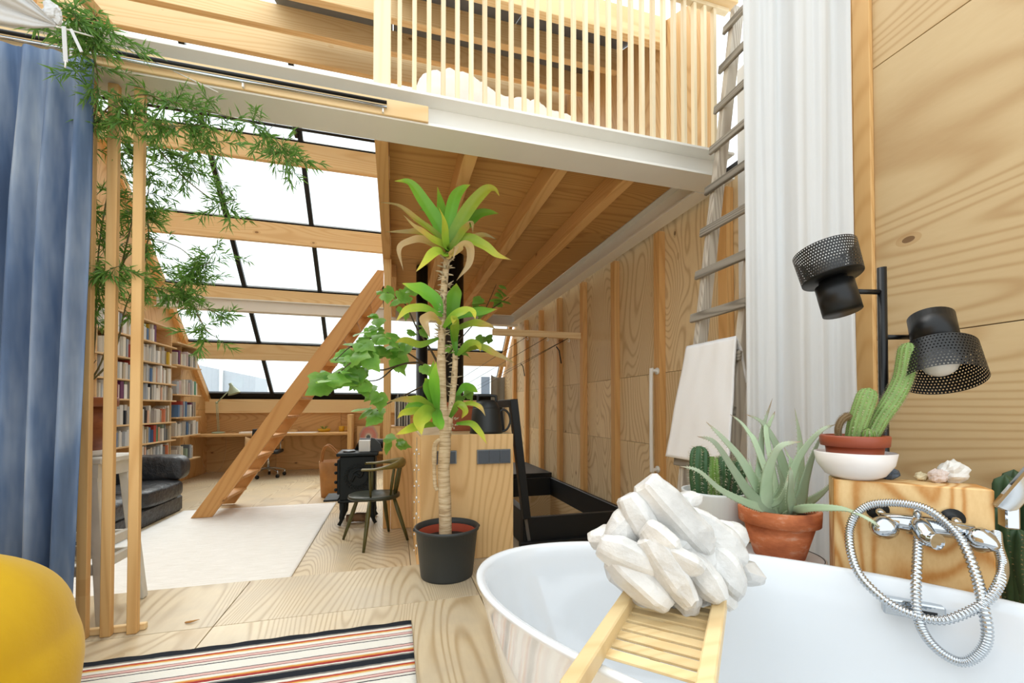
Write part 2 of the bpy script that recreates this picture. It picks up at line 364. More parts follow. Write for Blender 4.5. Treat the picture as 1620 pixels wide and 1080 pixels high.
sheet(wb, -3.5, 2.31, 9.5, 9.598, 1.158, 1.43, M_pineX, 'sill_beam', .003)

# ---------------------------------------------------------------- roof timbers
ceil = struct('ceiling', (0, 0, 3))
PUR = [(8.58, .28), (7.78, .28), (6.98, .29), (6.18, .3), (5.38, .3)]
for y, h in PUR: sheet(ceil, XL, 2.27, y, y + .075, LR - y - h, LR - y, M_pineX, 'purlin', .003)
for y, z in ((4.75, 5.13), (3.95, 4.79), (3.15, 4.41), (2.35, 4.03)): sheet(ceil, XL, 2.27, y, y + .075, z, z + .235, M_pineX, 'purlin', .003)
def sbar(parent, x0, x1, ya, za, yb_, zb, depth, mat, name):       # rafter-like bar in the y-z plane
    d = Vector((0, yb_ - ya, zb - za)); n = Vector((0, -d.z, d.y)).normalized()
    poly = [(ya, za), (yb_, zb), (yb_ + n.y * depth, zb + n.z * depth), (ya + n.y * depth, za + n.z * depth)]
    return gable(parent, x0, x1, poly, mat, name)
for x in (XL + .001, 2.19): sbar(ceil, x, x + .07, 9.52, 1.42 - .06, 5.5, LR - 5.5 - .02, -.11, M_pineY, 'rafter')
# grey metal roof sheets on the gentle slope toward the camera
sky_q = []
for i, x in enumerate((-3.5, -2.34, -1.18, -.02, 1.14)):
    for a, b in ((2.3, 3.2), (3.2, 4.1), (4.1, 5.22)):
        za, zb = 4.27 + (a - 2.35) * .465, 4.27 + (b - 2.35) * .465
        sky = b < 3.3 or (x < -.1 and b < 4.2) or x < -2
        if sky: sky_q.append((x + .004, x + 1.156, a, za, b - .004, zb))
        else: sbar(ceil, x + .004, x + 1.156, a, za, b - .004, zb, .02, M_greyroof, 'roof_panel')
# ---------------------------------------------------------------- glazed roof
m, nt, bs = newmat('clear_glass'); tr = N(nt, 'ShaderNodeBsdfTransparent'); tr.inputs[0].default_value = (.97, .985, .98, 1)
gl = N(nt, 'ShaderNodeBsdfGlossy'); gl.inputs['Roughness'].default_value = .02; fr = N(nt, 'ShaderNodeFresnel'); fr.inputs[0].default_value = 1.3
ms = N(nt, 'ShaderNodeMixShader'); L(nt, fr.outputs[0], ms.inputs[0]); L(nt, tr.outputs[0], ms.inputs[1]); L(nt, gl.outputs[0], ms.inputs[2])
L(nt, ms.outputs[0], nt.nodes['Material Output'].inputs[0]); M_glass = m
win = struct('window_1', (0, 9.5, 1.43))
LG = LR + .1; BX = [-3.47, -2.34, -1.21, -.08, 1.05, 2.22]
YR = [9.55, 8.655, 7.855, 7.055, 6.255, 5.455, 5.2]
for x in BX: sbar(win, x - .032, x + .032, 9.55, LG - 9.55, 5.2, LG - 5.2, .05, M_frame, 'glazing_bar')
for i, y in enumerate(YR[:-1]):
    wd = .085 if i else .12
    sbar(win, -3.47, 2.22, y + wd * .6, LG - y - wd * .6, y - wd * .4, LG - y + wd * .4, .045, M_frame, 'transom')
for i in range(5):
    for j in range(len(YR) - 1):
        sbar(win, BX[i] + .024, BX[i + 1] - .024, YR[j] - .03, LG - YR[j] + .03, YR[j + 1] + .03, LG - YR[j + 1] - .03, .008, M_glass, 'pane')
for y in (6.05,):        # blind rails under the glass
    t = thing('blind_rail', 'pair of dark and silver blind rails under the glass roof', 'rail', (-.9, y, 4.93))
    MB().tube([(XL, y, 4.95), (-.12, y, 4.95)], .022).build('upper_tube', M_steel, t)
    MB().tube([(XL, y - .06, 4.86), (-.12, y - .06, 4.86)], .018).build('lower_tube', M_blackm, t)
    for x in (-3.1, -1.25): MB().bb(x - .02, x + .02, y - .05, y + .1, 4.83, 4.98).build('bracket', M_black, t)
    MB().bar((-1.42, y - .02, 4.98), (-1.58, y - .1, 4.7), .03, .006).build('latch', M_steel, t)

# ---------------------------------------------------------------- white steel
def ibeam(name, label, a, b, wd, h, z0):
    a, b = Vector((*a, z0)), Vector((*b, z0)); d = (b - a).normalized(); sx = Vector((0, 0, 1)).cross(d)
    mb = MB(); up = Vector((0, 0, 1)); tf, tw = .016, .012
    for c, w_, t in ((tf / 2, wd, tf), (h - tf / 2, wd, tf), (h / 2, tw, h - 2 * tf)): mb.bar(a + up * c, b + up * c, w_, t, bev=.001)
    return mb.build(name, M_white, None, label=label, cat='steel beam')
ibeam('steel_beam', 'white steel I-beam carrying the loft edge below the balusters', (XL, 2.483), (2.25, 2.483), .213, .185, 2.82)
ibeam('steel_beam', 'distant white steel beam crossing the glass roof behind the stairs', (XL, 7.72), (2.25, 7.72), .16, .19, 2.80)
ibeam('steel_beam', 'white steel beam running along the stud wall under the loft', (2.175, 2.6), (2.175, 7.63), .14, .18, 2.82)
# ---------------------------------------------------------------- mezzanine
mz = thing('mezzanine', 'plywood loft floor on exposed timber joists seen from below', 'loft floor', (1, 2.6, 2.82))
for x in (.42, 1.03, 1.53): sheet(mz, x, x + .085, 2.6, 7.63, 2.83, 2.985, M_pineY, 'joist', .003)
sheet(mz, -.035, .03, 5.3, 7.63, 2.83, 2.985, M_pineY, 'joist', .003)
sheet(mz, -.113, -.036, 2.6, 5.285, 2.822, 3.0, M_pineY, 'fascia', .003)
for i, (a, b) in enumerate(((2.6, 3.82), (3.82, 5.04), (5.04, 6.26), (6.26, 7.63))):
    for x0, x1 in ((-.035, 1.07), (1.07, 2.1)): sheet(mz, x0 + .001, x1 - .001, a + .001, b - .001, 2.986, 3.004, M_deck)
sheet(mz, -.10, -.025, 4.64, 4.72, 0, 2.822, M_pineZ, 'post', .003)
sheet(mz, 1.13, 2.25, 4.862, 4.93, 2.117, 2.191, M_pineX, 'hanging_rail', .002)
# loft railing
rl = thing('loft_railing', 'pale timber loft railing of close upright balusters on the white beam', 'railing', (1, 2.42, 3.006))
bme = MB(); bme.box((0, 0, .5), (.024, .034, 1.0), None, .002); bme = bme.mesh('baluster')
X0, X1, nb = .025, 2.121, 27
for i in range(nb): piece('baluster', bme, M_pale, (X0 + (X1 - X0) * i / (nb - 1), 2.42, 3.006), rl)
sheet(rl, -.112, -.022, 2.385, 2.47, 3.006, 4.03, M_pale, 'post', .003)
sheet(rl, -.022, 2.24, 2.40, 2.445, 4.007, 4.06, M_pale, 'handrail', .003)
# curtain batten with rails on the beam
bt = thing('curtain_rail', 'pine batten with double curtain rail on the front of the white beam', 'curtain rail', (-1, 2.36, 2.83))
sheet(bt, -3.4, .18, 2.361, 2.376, 2.828, 2.918, M_pineX, 'batten', .003)
MB().tube([(-3.3, 2.335, 2.876), (-.04, 2.335, 2.876)], .009).build('dark_rail', M_blackm, bt, label='dark upper rail tube')
MB().tube([(-3.3, 2.345, 2.857), (-.04, 2.345, 2.857)], .008).build('silver_rail', M_chrome, bt, label='silver lower rail tube')
for x in (-.06, -.72, -1.4, -2.2): MB().bb(x - .004, x + .004, 2.345, 2.36, 2.83, 2.855).build('glider', M_white, bt)
# neighbouring buildings behind the glass
def far_house(name, label, x0, x1, y0, z1, cols, mats):
    t = thing(name, label, 'building', ((x0 + x1) / 2, y0, -4))
    MB().bb(x0, x1, y0, y0 + 8, -4, z1).build('wall', mats, t)
    for (a, b, c, d) in cols:
        f = MB().bb(a, b, y0 - .06, y0 + .02, c, d).build('window', M_wwall, t); MB().bb(a + .12, b - .12, y0 - .075, y0 - .061, c + .12, d - .12).build('pane', M_greyroof, f)
    return t
hb = thing('corrugated_shed', 'pale grey corrugated roof building outside behind the desk lamp', 'building', (-9, 22, -4))
M_shed = plain('pale_metal_cladding', '#b9bec4', .6, var=.05)
a0, a1 = P(305, 572, 'Y', 22), P(404, 600, 'Y', 22)
for i in range(14):
    x0 = a0.x - 1 + (a1.x - a0.x + 1) * i / 14; x1 = a0.x - 1 + (a1.x - a0.x + 1) * (i + 1) / 14; zt = a0.z + (a1.z - a0.z) * max(0, (i + .5) / 14) + .1
    MB().bb(x0, x1 - .002, 22, 24, -4, zt).build('cladding_panel', M_shed, hb)
pq = P(350, 578, 'Y', 21.9); MB().bb(pq.x - .06, pq.x + .06, 21.85, 21.97, -4, pq.z + .4).build('downpipe', M_wwall, hb)
q0, q1 = P(742, 588, 'Y', 20), P(800, 640, 'Y', 20); w0, w1 = P(757, 592, 'Y', 20), P(778, 628, 'Y', 20)
far_house('neighbour_house', 'white neighbouring house with a window seen beyond the kettle', q0.x - .5, q1.x + 3, 20, 3.2, [(w0.x, w1.x, w1.z, w0.z)], M_wwall)
# ================================================================ FAR ZONE
# ---- steep stair
st = thing('loft_ladder', 'steep pine stair with open treads leaning up to the loft', 'stairs', (-1.9, 5.8, 0))
for y0, y1 in ((5.60, 5.64), (6.32, 6.36)):
    poly = [(-2.19, .014), (-1.985, .014), (-.125, 2.80), (-.125, 2.995), (-.20, 2.995)]
    th_ = math.atan2(2.8, 1.86); Rs = ry(-th_); c_ = V(-1.16, y0, 1.4); me = MB().prism(poly, y1 - y0, Matrix(((1, 0, 0, 0), (0, 0, -1, y1), (0, 1, 0, 0), (0, 0, 0, 1))))
    me.v = [Rs.inverted() @ (p - c_) for p in me.v]; piece('stringer', me.mesh('stringer'), M_stair, c_, st, Rs)
for i in range(11):
    z = .22 + i * .235; x = -2.09 + (z / 2.9) * 1.93
    mb = MB().bb(x - .09, x + .1, 5.64, 6.32, z - .032, z, .004); mb.build('tread', M_stair, st)
MB().bar((-.13, 5.62, 2.8), (-.11, 5.6, 2.5), .02, .02).build('hook', M_black, st)

# ---- bookcase on the left wall
bc = thing('bookcase', 'staggered plywood wall shelves filled with books', 'bookcase', (-3.4, 7, 0))
near_z = [.49, .77, 1.045, 1.37, 1.62, 1.90, 2.19, 2.47]
far_z = [.41, .81, 1.11, 1.475, 1.94, 2.29]
SX0, SX1 = XL + .001, -3.25
for z in near_z: sheet(bc, SX0, SX1, 4.6, 7.78, z - .02, z, M_book, 'shelf', .001)
for z in far_z: sheet(bc, SX0, SX1, 7.79, 8.66, z - .02, z, M_book, 'shelf', .001)
for a, b in zip(near_z[:-1], near_z[1:]):
    for y in (5.3, 6.0, 6.72, 7.72): sheet(bc, SX0, SX1 - .05, y, y + .018, a, b - .02, M_book, 'upright', .001)
for a, b in zip(far_z[:-1], far_z[1:]): sheet(bc, SX0, SX1 - .12, 8.2, 8.218, a, b - .02, M_book, 'upright', .001)
BC = ['#e8e6e0', '#dcdad4', '#cfd4d8', '#b9c2cc', '#e3dccb', '#f0eee8', '#c7c2ba', '#8fa9c4', '#5a7fae', '#2c4f7d', '#1d2430', '#2a2a2c', '#7d2a3a', '#6b2a5c', '#b5483a', '#d77f5a', '#d9b22e', '#4d8f6a', '#9fb5a2', '#d8c4c6', '#a8a09a', '#c3b49a', '#e6b9a0', '#77808a']
BM = [plain('book_cloth_%d' % i, c, .6, var=.05) for i, c in enumerate(BC)]
M_page = plain('paper_pages', '#ece5d2', .8, var=.05)
books_n = 0
names = ['white', 'chalk white', 'pale grey', 'blue grey', 'cream', 'bright white', 'stone grey', 'light blue', 'mid blue', 'dark blue', 'near black', 'charcoal', 'wine red', 'purple', 'brick red', 'orange', 'yellow', 'green', 'sage green', 'pale pink', 'taupe', 'tan', 'peach', 'slate grey']
W = [9, 7, 6, 4, 7, 9, 4, 3, 2, 1, 2, 2, 1, 1, 1, 1, 1, 1, 2, 3, 3, 3, 2, 3]
unit_px = BM
def book(y, z, th, h, dp, ci, label, tilt=0, face=False):
    global books_n; books_n += 1
    x1 = SX1 - .03 + R_.uniform(-.02, .025); mb = MB()
    t = thing('book', label, 'book', (x1 - dp / 2, y + th / 2, z + .0005), rx(tilt) if tilt else None, 'books on the wall shelves')
    mb.box((dp / 2 - .002, 0, h / 2), (.004, th, h), None, .001); mb.box((0, -th / 2 + .0012, h / 2), (dp, .0024, h)); mb.box((0, th / 2 - .0012, h / 2), (dp, .0024, h))
    mb.build('cover', BM[ci], t, world=False)
    MB().box((-.003, 0, h / 2), (dp - .008, th - .005, h - .006)).build('pages', M_page, t, world=False)
    return t
rowname = ['bottom', 'second lowest', 'third', 'fourth', 'fifth', 'sixth', 'seventh', 'top']
def fill(z, zt, ya, yb_, where, skip=()):
    y = ya + .01; k = 0; out = []
    while y < yb_ - .03:
        if any(a < y < b for a, b in skip): y += .05; continue
        th = R_.uniform(.022, .075); h = min(zt - z - .03, R_.uniform(.17, .26)); ci = R_.choices(range(24), W)[0]
        if y + th > yb_ - .008: break
        out.append((y, th, h, ci)); y += th + .001
    for i, (y, th, h, ci) in enumerate(out):
        if i == 0: nb = 'first from the sofa end'
        elif i == len(out) - 1: nb = 'last at the desk end'
        else: nb = 'between %s and %s' % (names[out[i - 1][3]], names[out[i + 1][3]])
        book(y, z, th, h, R_.uniform(.13, .19), ci, '%s %s book, %s, %s' % ('thick' if th > .05 else 'slim', names[ci], where, nb))
for i, z in enumerate(near_z[:-1]):
    for a, b, wn in ((6.03, 6.72, 'middle part'), (6.75, 7.71, 'right part')):
        if i == 0 and a < 6.7: continue
        if i == 6 and a > 6.7: b = 7.3
        fill(z, near_z[i + 1], a, b, '%s shelf %s' % (rowname[i], wn))
rf = ['bottom', 'second', 'third', 'fourth', 'fifth', 'top']
for i, z in enumerate(far_z[:-1]): fill(z, far_z[i + 1], 7.86, 8.19, '%s far shelf' % rf[i]); fill(z, far_z[i + 1], 8.225, 8.6 - (i == 0) * .1, '%s far shelf by the desk' % rf[i])
# ---- desk, lamp, papers
dk = thing('desk', 'long plywood desk top along the back wall under the sill', 'desk', (-2.1, 9.1, 0))
sheet(dk, -3.49, -.86, 8.85, 9.59, .735, .775, M_plyX, 'desk_top', .003)
sheet(dk, -.86, -.79, 8.85, 9.595, 0.001, 1.13, M_plyZ, 'side_panel', .003)
dl = thing('desk_lamp', 'sage green articulated desk lamp on the left of the desk', 'lamp', (-3.2, 9.3, .775)); M_sage = plain('sage_enamel', '#a9b79a', .35, var=.04)
b0 = V(-3.2, 9.3, .775)
MB().lathe([(.001, 0), (.11, 0), (.11, .015), (.1, .028), (.02, .034), (.001, .034)], 24, b0).build('base', M_sage, dl)
e0 = P(343, 637, 'Y', 9.3); h0 = P(367, 613, 'Y', 9.3)
for dx in (-.012, .012): MB().tube([b0 + V(dx, 0, .03), e0 + V(dx, 0, 0)], .006).build('lower_arm', M_sage, dl)
for dx in (-.012, .012): MB().tube([e0 + V(0, dx, dx), h0 + V(0, dx, dx)], .006).build('upper_arm', M_sage, dl)
MB().ball(e0, .022).build('elbow', M_sage, dl)
MB().lathe([(.028, .09), (.03, .04), (.05, .0), (.11, -.12), (.112, -.125), (.106, -.122), (.046, .0), (.026, .04), (.001, .05)], 24, h0, align((-.35, 0, .94))).build('lamp_shade', M_sage, dl)
MB().tube(bez([b0 + V(.05, 0, .012), b0 + V(.2, -.1, .008), b0 + V(.3, -.2, .008), b0 + V(.35, -.3, .008)]), .004).build('cord', plain('tan_cord', '#d5a878', .6), dl)
M_paper = plain('white_paper', '#f2efe8', .7, var=.02); M_yel = plain('yellow_plastic', '#e3b32c', .4, var=.04)
def flat(name, label, cat, x, y, z, w_, d, h, mat, rot=0): return MB().box((x, y, z + h / 2), (w_, d, h), rotz(rot), .001).build(name, mat, None, label=label, cat=cat)
flat('paper_stack', 'white paper stack lying on the desk beside the lamp', 'paper', -2.62, 9.1, .776, .3, .22, .03, M_paper, .1)
flat('drawing_sheet', 'loose white drawing sheets spread on the desk right of the stair', 'paper', -1.75, 9.15, .776, .6, .3, .006, M_paper, -.05)
flat('notebook', 'small tan notebook box on the desk edge behind the stair', 'notebook', -1.95, 9.35, .776, .22, .16, .05, M_plyX, .1)
tr_ = thing('yellow_tray', 'low yellow desk tray holding a small green cutting', 'tray', (-1.35, 9.35, .776))
MB().lathe([(.001, 0), (.1, 0), (.13, .06), (.125, .06), (.097, .006), (.001, .006)], 20, (-1.35, 9.35, .776)).build('bowl', M_yel, tr_)
for i in range(6):
    a = i * 1.05; MB().tube(bez([(-1.35, 9.35, .785), (-1.35 + .03 * math.cos(a), 9.35 + .03 * math.sin(a), .85), (-1.35 + .08 * math.cos(a), 9.35 + .08 * math.sin(a), .89)], 4), [.006] * 8 + [.002], 5).build('sprig', plain('sprig_green', '#7fa04a', .5), tr_)
mg = thing('yellow_mug', 'yellow mug at the right end of the desk', 'mug', (-1.02, 9.35, .776))
MB().lathe([(.001, 0), (.05, 0), (.055, .11), (.05, .11), (.046, .008), (.001, .008)], 20, (-1.02, 9.35, .776)).build('cup', M_yel, mg)
MB().tube(bez([(-.968, 9.35, .87), (-.93, 9.35, .865), (-.93, 9.35, .815), (-.97, 9.35, .8)], 5), .007, 6).build('handle', M_yel, mg)
MB().tube(bez([P(318, 700, 'Y', 9.45), P(322, 735, 'Y', 9.4), P(333, 746, 'Y', 9.35), P(348, 741, 'Y', 9.4), P(356, 720, 'Y', 9.45), P(358, 692, 'Y', 9.5)], 8), .006, 6).build('hanging_cable', plain('cable_tan', '#cfa878', .6), None, label='looping pale cable hanging below the desk', cat='cable')
# office chair
oc = thing('office_chair', 'swivel office chair on chrome castor base behind the stair', 'chair', (-2.2, 8.72, 0)); cx, cy = -2.2, 8.72
for i in range(5):
    a = .5 + i * 2 * math.pi / 5; e = V(cx + .27 * math.cos(a), cy + .27 * math.sin(a), .11)
    MB().tube(bez([(cx, cy, .17), (cx + .14 * math.cos(a), cy + .14 * math.sin(a), .145), e, e - V(0, 0, .05)], 4), .013, 8).build('base_leg', M_chrome, oc)
    MB().lathe([(.001, -.02), (.03, -.02), (.03, .02), (.001, .02)], 14, e - V(0, 0, .08), align((math.sin(a), -math.cos(a), 0))).build('castor', M_black, oc)
MB().tube([(cx, cy, .13), (cx, cy, .44)], .022).build('column', M_chrome, oc)
MB().box((cx, cy, .46), (.42, .42, .06), None, .02).build('seat', M_black, oc)
MB().box((cx - .02, cy - .2, .75), (.38, .03, .26), rx(-.12), .01).build('backrest', M_black, oc)
MB().tube([(cx, cy, .46), (cx, cy - .2, .5), (cx, cy - .2, .8)], .014).build('back_post', M_chrome, oc)
MB().box((cx + .2, cy - .02, .66), (.05, .22, .03), None, .01).build('armrest', M_black, oc); MB().tube([(cx + .2, cy, .46), (cx + .2, cy, .66)], .01).build('arm_post', M_chrome, oc)
MB().grid(lambda u, v: V(cx - .3 + .12 * u, cy - .26 - .02 * math.sin(v * 6), .75 - .42 * v - .05 * u), 6, 8).build('canvas_bag', fabric('canvas_tan', '#e0bb8c'), None, label='tan canvas bag hanging from the office chair back', cat='bag', solid=.012)

# ---- sofa
so = thing('leather_sofa', 'worn black leather modular sofa with bolster back below the bookshelves', 'sofa', (-2.85, 5.2, 0))
m, nt, bs = newmat('worn_black_leather'); v = coords(nt, (1, 1, 1), False); n = noise_(nt, v, 5, 5, .65); L(nt, ramp(nt, n, (.35, '#1d2022'), (.6, '#34363a'), (.78, '#6d6458')), bs.inputs['Base Color'])
bs.inputs['Roughness'].default_value = .38; bump(nt, bs, noise_(nt, v, 14, 4, .6), .5, .03); M_leather = m
def cushion(mb, x0, x1, y0, y1, z0, z1, r=.06, puff=.03, seed=0):
    cx_, cy_, cz_ = (x0 + x1) / 2, (y0 + y1) / 2, (z0 + z1) / 2; hx, hy, hz = (x1 - x0) / 2, (y1 - y0) / 2, (z1 - z0) / 2; n_ = 12
    def sgn(c, p): return math.copysign(abs(c) ** p, c)
    def fn(u, v):
        a = 2 * math.pi * u; b = math.pi * (v - .5); cb = sgn(math.cos(b), .35); x = sgn(math.cos(a), .35) * cb; y = sgn(math.sin(a), .35) * cb; z = sgn(math.sin(b), .5)
        w_ = noise.noise(Vector((x * 1.5 + seed, y * 1.5, z * 1.5))) * puff + noise.noise(Vector((x * 5 + seed, y * 5, z * 5))) * puff * .4
        return V(cx_ + hx * x * (1 + w_), cy_ + hy * y * (1 + w_), cz_ + hz * z * (1 + w_ * 2))
    return mb.grid(fn, 40, 20, True)
cushion(MB(), -3.2, -2.44, 6.0, 6.28, .37, .68, seed=4).build('arm_bolster', M_leather, so)
for i, (a, b) in enumerate(((3.9, 5.22), (5.24, 6.2))):
    MB().bb(-3.2, -2.5, a + .02, b - .02, .001, .19, .02).build('base', M_leather, so)
    cushion(MB(), -3.22, -2.45, a, b, .17, .40, seed=i * 3).build('seat_cushion', M_leather, so)
    cushion(MB(), -3.24, -2.95, a + .01, min(b, 5.98) - .01, .36, .66, seed=i * 5 + 2).build('back_bolster', M_leather, so)
cushion(MB(), -2.92, -2.62, 4.55, 4.85, .415, .64, seed=9).build('scatter_cushion', M_yel, None, label='yellow scatter cushion on the sofa behind the blue curtain', cat='cushion')
# ---- rugs
def rugmat(name, stops, axis, freq):
    m, nt, bs = newmat(name); tc = N(nt, 'ShaderNodeTexCoord'); sp = N(nt, 'ShaderNodeSeparateXYZ'); L(nt, tc.outputs['Object'], sp.inputs[0])
    n = noise_(nt, tc.outputs['Object'], 30, 2); f = math_(nt, 'ADD', sp.outputs[axis], math_(nt, 'MULTIPLY', math_(nt, 'SUBTRACT', n, .5), .006))
    f = math_(nt, 'FRACT', math_(nt, 'MULTIPLY', f, freq)); r = N(nt, 'ShaderNodeValToRGB'); r.color_ramp.interpolation = 'CONSTANT'; el = r.color_ramp.elements
    while len(el) < len(stops): el.new(.5)
    for e, (p_, c) in zip(el, stops): e.position = p_; e.color = lin(c)
    L(nt, f, r.inputs[0]); L(nt, r.outputs[0], bs.inputs['Base Color']); bs.inputs['Roughness'].default_value = .95; bs.inputs['Specular IOR Level'].default_value = .1
    wv = N(nt, 'ShaderNodeTexWave'); wv.inputs['Scale'].default_value = 45; wv.bands_direction = 'Y' if axis == 1 else 'X'; L(nt, tc.outputs['Object'], wv.inputs[0]); bump(nt, bs, wv.outputs['Fac'], .5, .004)
    return m
def rug(name, label, x0, x1, y0, y1, z, mat, fringe=False):
    def fn(u, v):
        e = .004 * math.sin(u * 60) * (1 if v in (0, 1) else 0)
        return V(x0 + (x1 - x0) * u, y0 + (y1 - y0) * v + e, z + .006 + .0015 * noise.noise(Vector((u * 6, v * 6, 3))))
    return MB().grid(fn, 60, 30).build(name, mat, None, label=label, cat='rug', solid=.008)
m, nt, bs = newmat('white_woven_wool'); v = coords(nt, (1, 14, 1), False); n = noise_(nt, v, 6, 3, .6); L(nt, ramp(nt, n, (.3, '#e6e3dc'), (.7, '#f8f6f2')), bs.inputs['Base Color']); bs.inputs['Roughness'].default_value = .95; bump(nt, bs, noise_(nt, coords(nt, (3, 40, 1), False), 6, 2), .5, .01)
rug('white_rug', 'large white woven rug between the sofa and the stove', -2.44, -.72, 3.05, 6.05, 0.001, m)
seq = [('#2a2e35', .075), ('#8a8680', .02), ('#efece2', .03), ('#b5483f', .018), ('#d98a4a', .014), ('#e6c98a', .012), ('#efece2', .04), ('#7d2e3e', .008), ('#e3bdb4', .03), ('#7d2e3e', .008), ('#e8e4da', .03), ('#2a2e35', .01), ('#f0ede4', .11), ('#2a2e35', .01), ('#e3bdb4', .03), ('#7d2e3e', .008), ('#efece2', .03), ('#e6c98a', .012), ('#d98a4a', .018), ('#a8423f', .03), ('#efece2', .012), ('#8a8680', .02)]
tot = sum(a for _, a in seq); stops = []; p_ = 0
for c, a in seq: stops.append((p_ / tot, c)); p_ += a
PER = .30; Y1R = 2.225
M_rug = rugmat('striped_wool', stops, 1, -1 / PER)
ro = rug('striped_rug', 'striped wool rug in charcoal, red, orange and cream on the platform floor', -1.5, .092, 1.0, Y1R, PZ + .001, M_rug)
# origin sits at the rug centre: shift the stripe phase so that charcoal starts at the far edge
tcn = [n_ for n_ in M_rug.node_tree.nodes if n_.type == 'SEPXYZ'][0]
mp = N(M_rug.node_tree, 'ShaderNodeMapping'); src = tcn.inputs[0].links[0].from_socket; mp.inputs['Location'].default_value = (0, -(Y1R - 1.0) / 2 - .0005, 0); L(M_rug.node_tree, src, mp.inputs[0]); L(M_rug.node_tree, mp.outputs[0], tcn.inputs[0])

# ---- cast-iron stove
sv = thing('wood_stove', 'black cast iron wood stove with embossed wreath on its side', 'stove', (-.36, 5.02, 0))
SX, SXx, SY0, SY1 = -.545, -.185, 4.83, 5.25
MB().bb(SX, SXx, SY0, SY1, .27, .74, .012).build('firebox', M_iron, sv)
MB().bb(SX - .03, SXx + .03, SY0 - .03, SY1 + .03, .74, .775, .01).build('top_plate', M_iron, sv)
MB().bb(SX - .015, SXx + .015, SY0 - .015, SY1 + .015, .25, .275, .006).build('base_plate', M_iron, sv)
for x in (SX + .03, SXx - .03):
    for y in (SY0 + .03, SY1 - .03):
        o = -1 if x < -.36 else 1
        MB().tube(bez([(x, y, .26), (x + o * .0, y, .16), (x + o * .012, y, .06), (x + o * .035, y, .012)], 4), [.034] * 4 + [.028] * 4 + [.018] * 4 + [.02], 8).build('leg', M_iron, sv)
MB().bb(SX - .16, SX - .015, SY0 + .02, SY1 - .02, .265, .285, .006).build('ash_lip', M_iron, sv)
dr = MB().bb(SX - .03, SX - .001, SY0 + .05, SY1 - .05, .33, .7, .01).build('door', M_iron, sv)
for z in (.38, .46, .56, .65): MB().ball((SX - .042, SY0 + .06, z), .018, 10, 6).build('hinge_knob', M_iron, dr)
mb = MB(); c0 = V(-.365, SY0 - .001, .52); rg = .115
for i in range(26):
    a = i * 2 * math.pi / 26; p0 = c0 + V(math.cos(a) * rg, 0, math.sin(a) * rg); d = V(-math.sin(a), 0, math.cos(a))
    for s_ in (1, -1):
        dd = (d + V(math.cos(a), 0, math.sin(a)) * s_ * .8).normalized(); mb.ball(p0 + dd * .018, .011, 8, 5, align(dd), (.55, .5, 1.9))
mb.tube([c0 + V(math.cos(i * .2618) * rg, 0, math.sin(i * .2618) * rg) for i in range(24)], .006, 6, closed=True)
mb.tube(bez([c0 + V(-.06, 0, -.05), c0 + V(-.02, 0, .02), c0 + V(.03, 0, .0), c0 + V(.05, 0, .06), c0 + V(.0, 0, .07), c0 + V(-.05, 0, .04)], 6), .016, 6)
mb.build('wreath_relief', M_iron, sv)
MB().tube([(-.36, 5.2, .775), (-.36, 5.2, .84), (.33, 5.24, .84), (.33, 5.24, 2.97)], .07, 16).build('flue_pipe', M_blackm, sv)
MB().bb(-.36, -.24, 4.90, 5.0, .777, .90, .004).build('match_tin', M_wwall, None, label='small white box standing on the stove top', cat='box')
MB().prism([(0, 0), (.12, 0), (.1, .08), (.04, .14), (0, .15)], .05, Matrix(((1, 0, 0, -.235), (0, 0, -1, 4.96), (0, 1, 0, .777), (0, 0, 0, 1)))).build('dark_wedge', M_anth, None, label='dark curved wedge beside the white box on the stove', cat='bookend')
MB().lathe([(.001, 0), (.06, 0), (.07, .012), (.001, .012)], 16, (-.46, 4.95, .777)).build('pewter_dish', M_steel, None, label='small pewter dish on the left of the stove top', cat='dish')
lg = thing('kindling_log', 'split log lying on the floor under the stove', 'log', (-.35, 5.0, 0)); MB().tube(bez([(-.48, 4.95, .05), (-.38, 4.98, .055), (-.26, 4.96, .05)], 4), [.045] * 4 + [.05] * 5, 9).build('bark', wood('bark', '#9a7a5c', '#5d4632', 0, 10, 3, .9, .9), lg)
# basket handles and painting behind the stove
bs_ = thing('firewood_basket', 'tan basket with tall loop handles behind the stove', 'basket', (-.83, 6.55, 0)); M_cane = plain('cane', '#c98d4c', .6, var=.2)
MB().lathe([(.001, 0), (.15, 0), (.18, .5), (.17, .5), (.14, .02), (.001, .02)], 24, (-.83, 6.55, .001)).build('body', M_cane, bs_)
for dy in (-.09, .09): MB().tube(bez([(-.98, 6.55 + dy, .48), (-.95, 6.55 + dy, .66), (-.88, 6.55 + dy, .72), (-.74, 6.55 + dy, .56), (-.7, 6.55 + dy, .48)], 6), .011, 6).build('handle', M_cane, bs_)
bn = thing('low_bench', 'low orange plywood bench by the back wall carrying the painting', 'bench', (-.35, 9.3, 0))
sheet(bn, -.75, .1, 9.05, 9.58, .32, .35, M_plyX, 'top', .003)
for x in (-.7, .03): sheet(bn, x, x + .03, 9.07, 9.56, .001, .32, M_plyZ, 'leg', .002)
pt = thing('painting', 'painting of a pink ring-shaped form on a bare board leaning behind the stove', 'painting', (-.5, 9.4, .352), rx(-.12))
m, nt, bs = newmat('pink_ring_paint'); tc = N(nt, 'ShaderNodeTexCoord'); vm = N(nt, 'ShaderNodeVectorMath', operation='LENGTH'); mp = N(nt, 'ShaderNodeMapping'); mp.inputs['Location'].default_value = (0, 0, -.22); mp.inputs['Scale'].default_value = (1, 0, .75)
L(nt, tc.outputs['Object'], mp.inputs[0]); L(nt, mp.outputs[0], vm.inputs[0]); nn = noise_(nt, tc.outputs['Object'], 9, 4, .7)
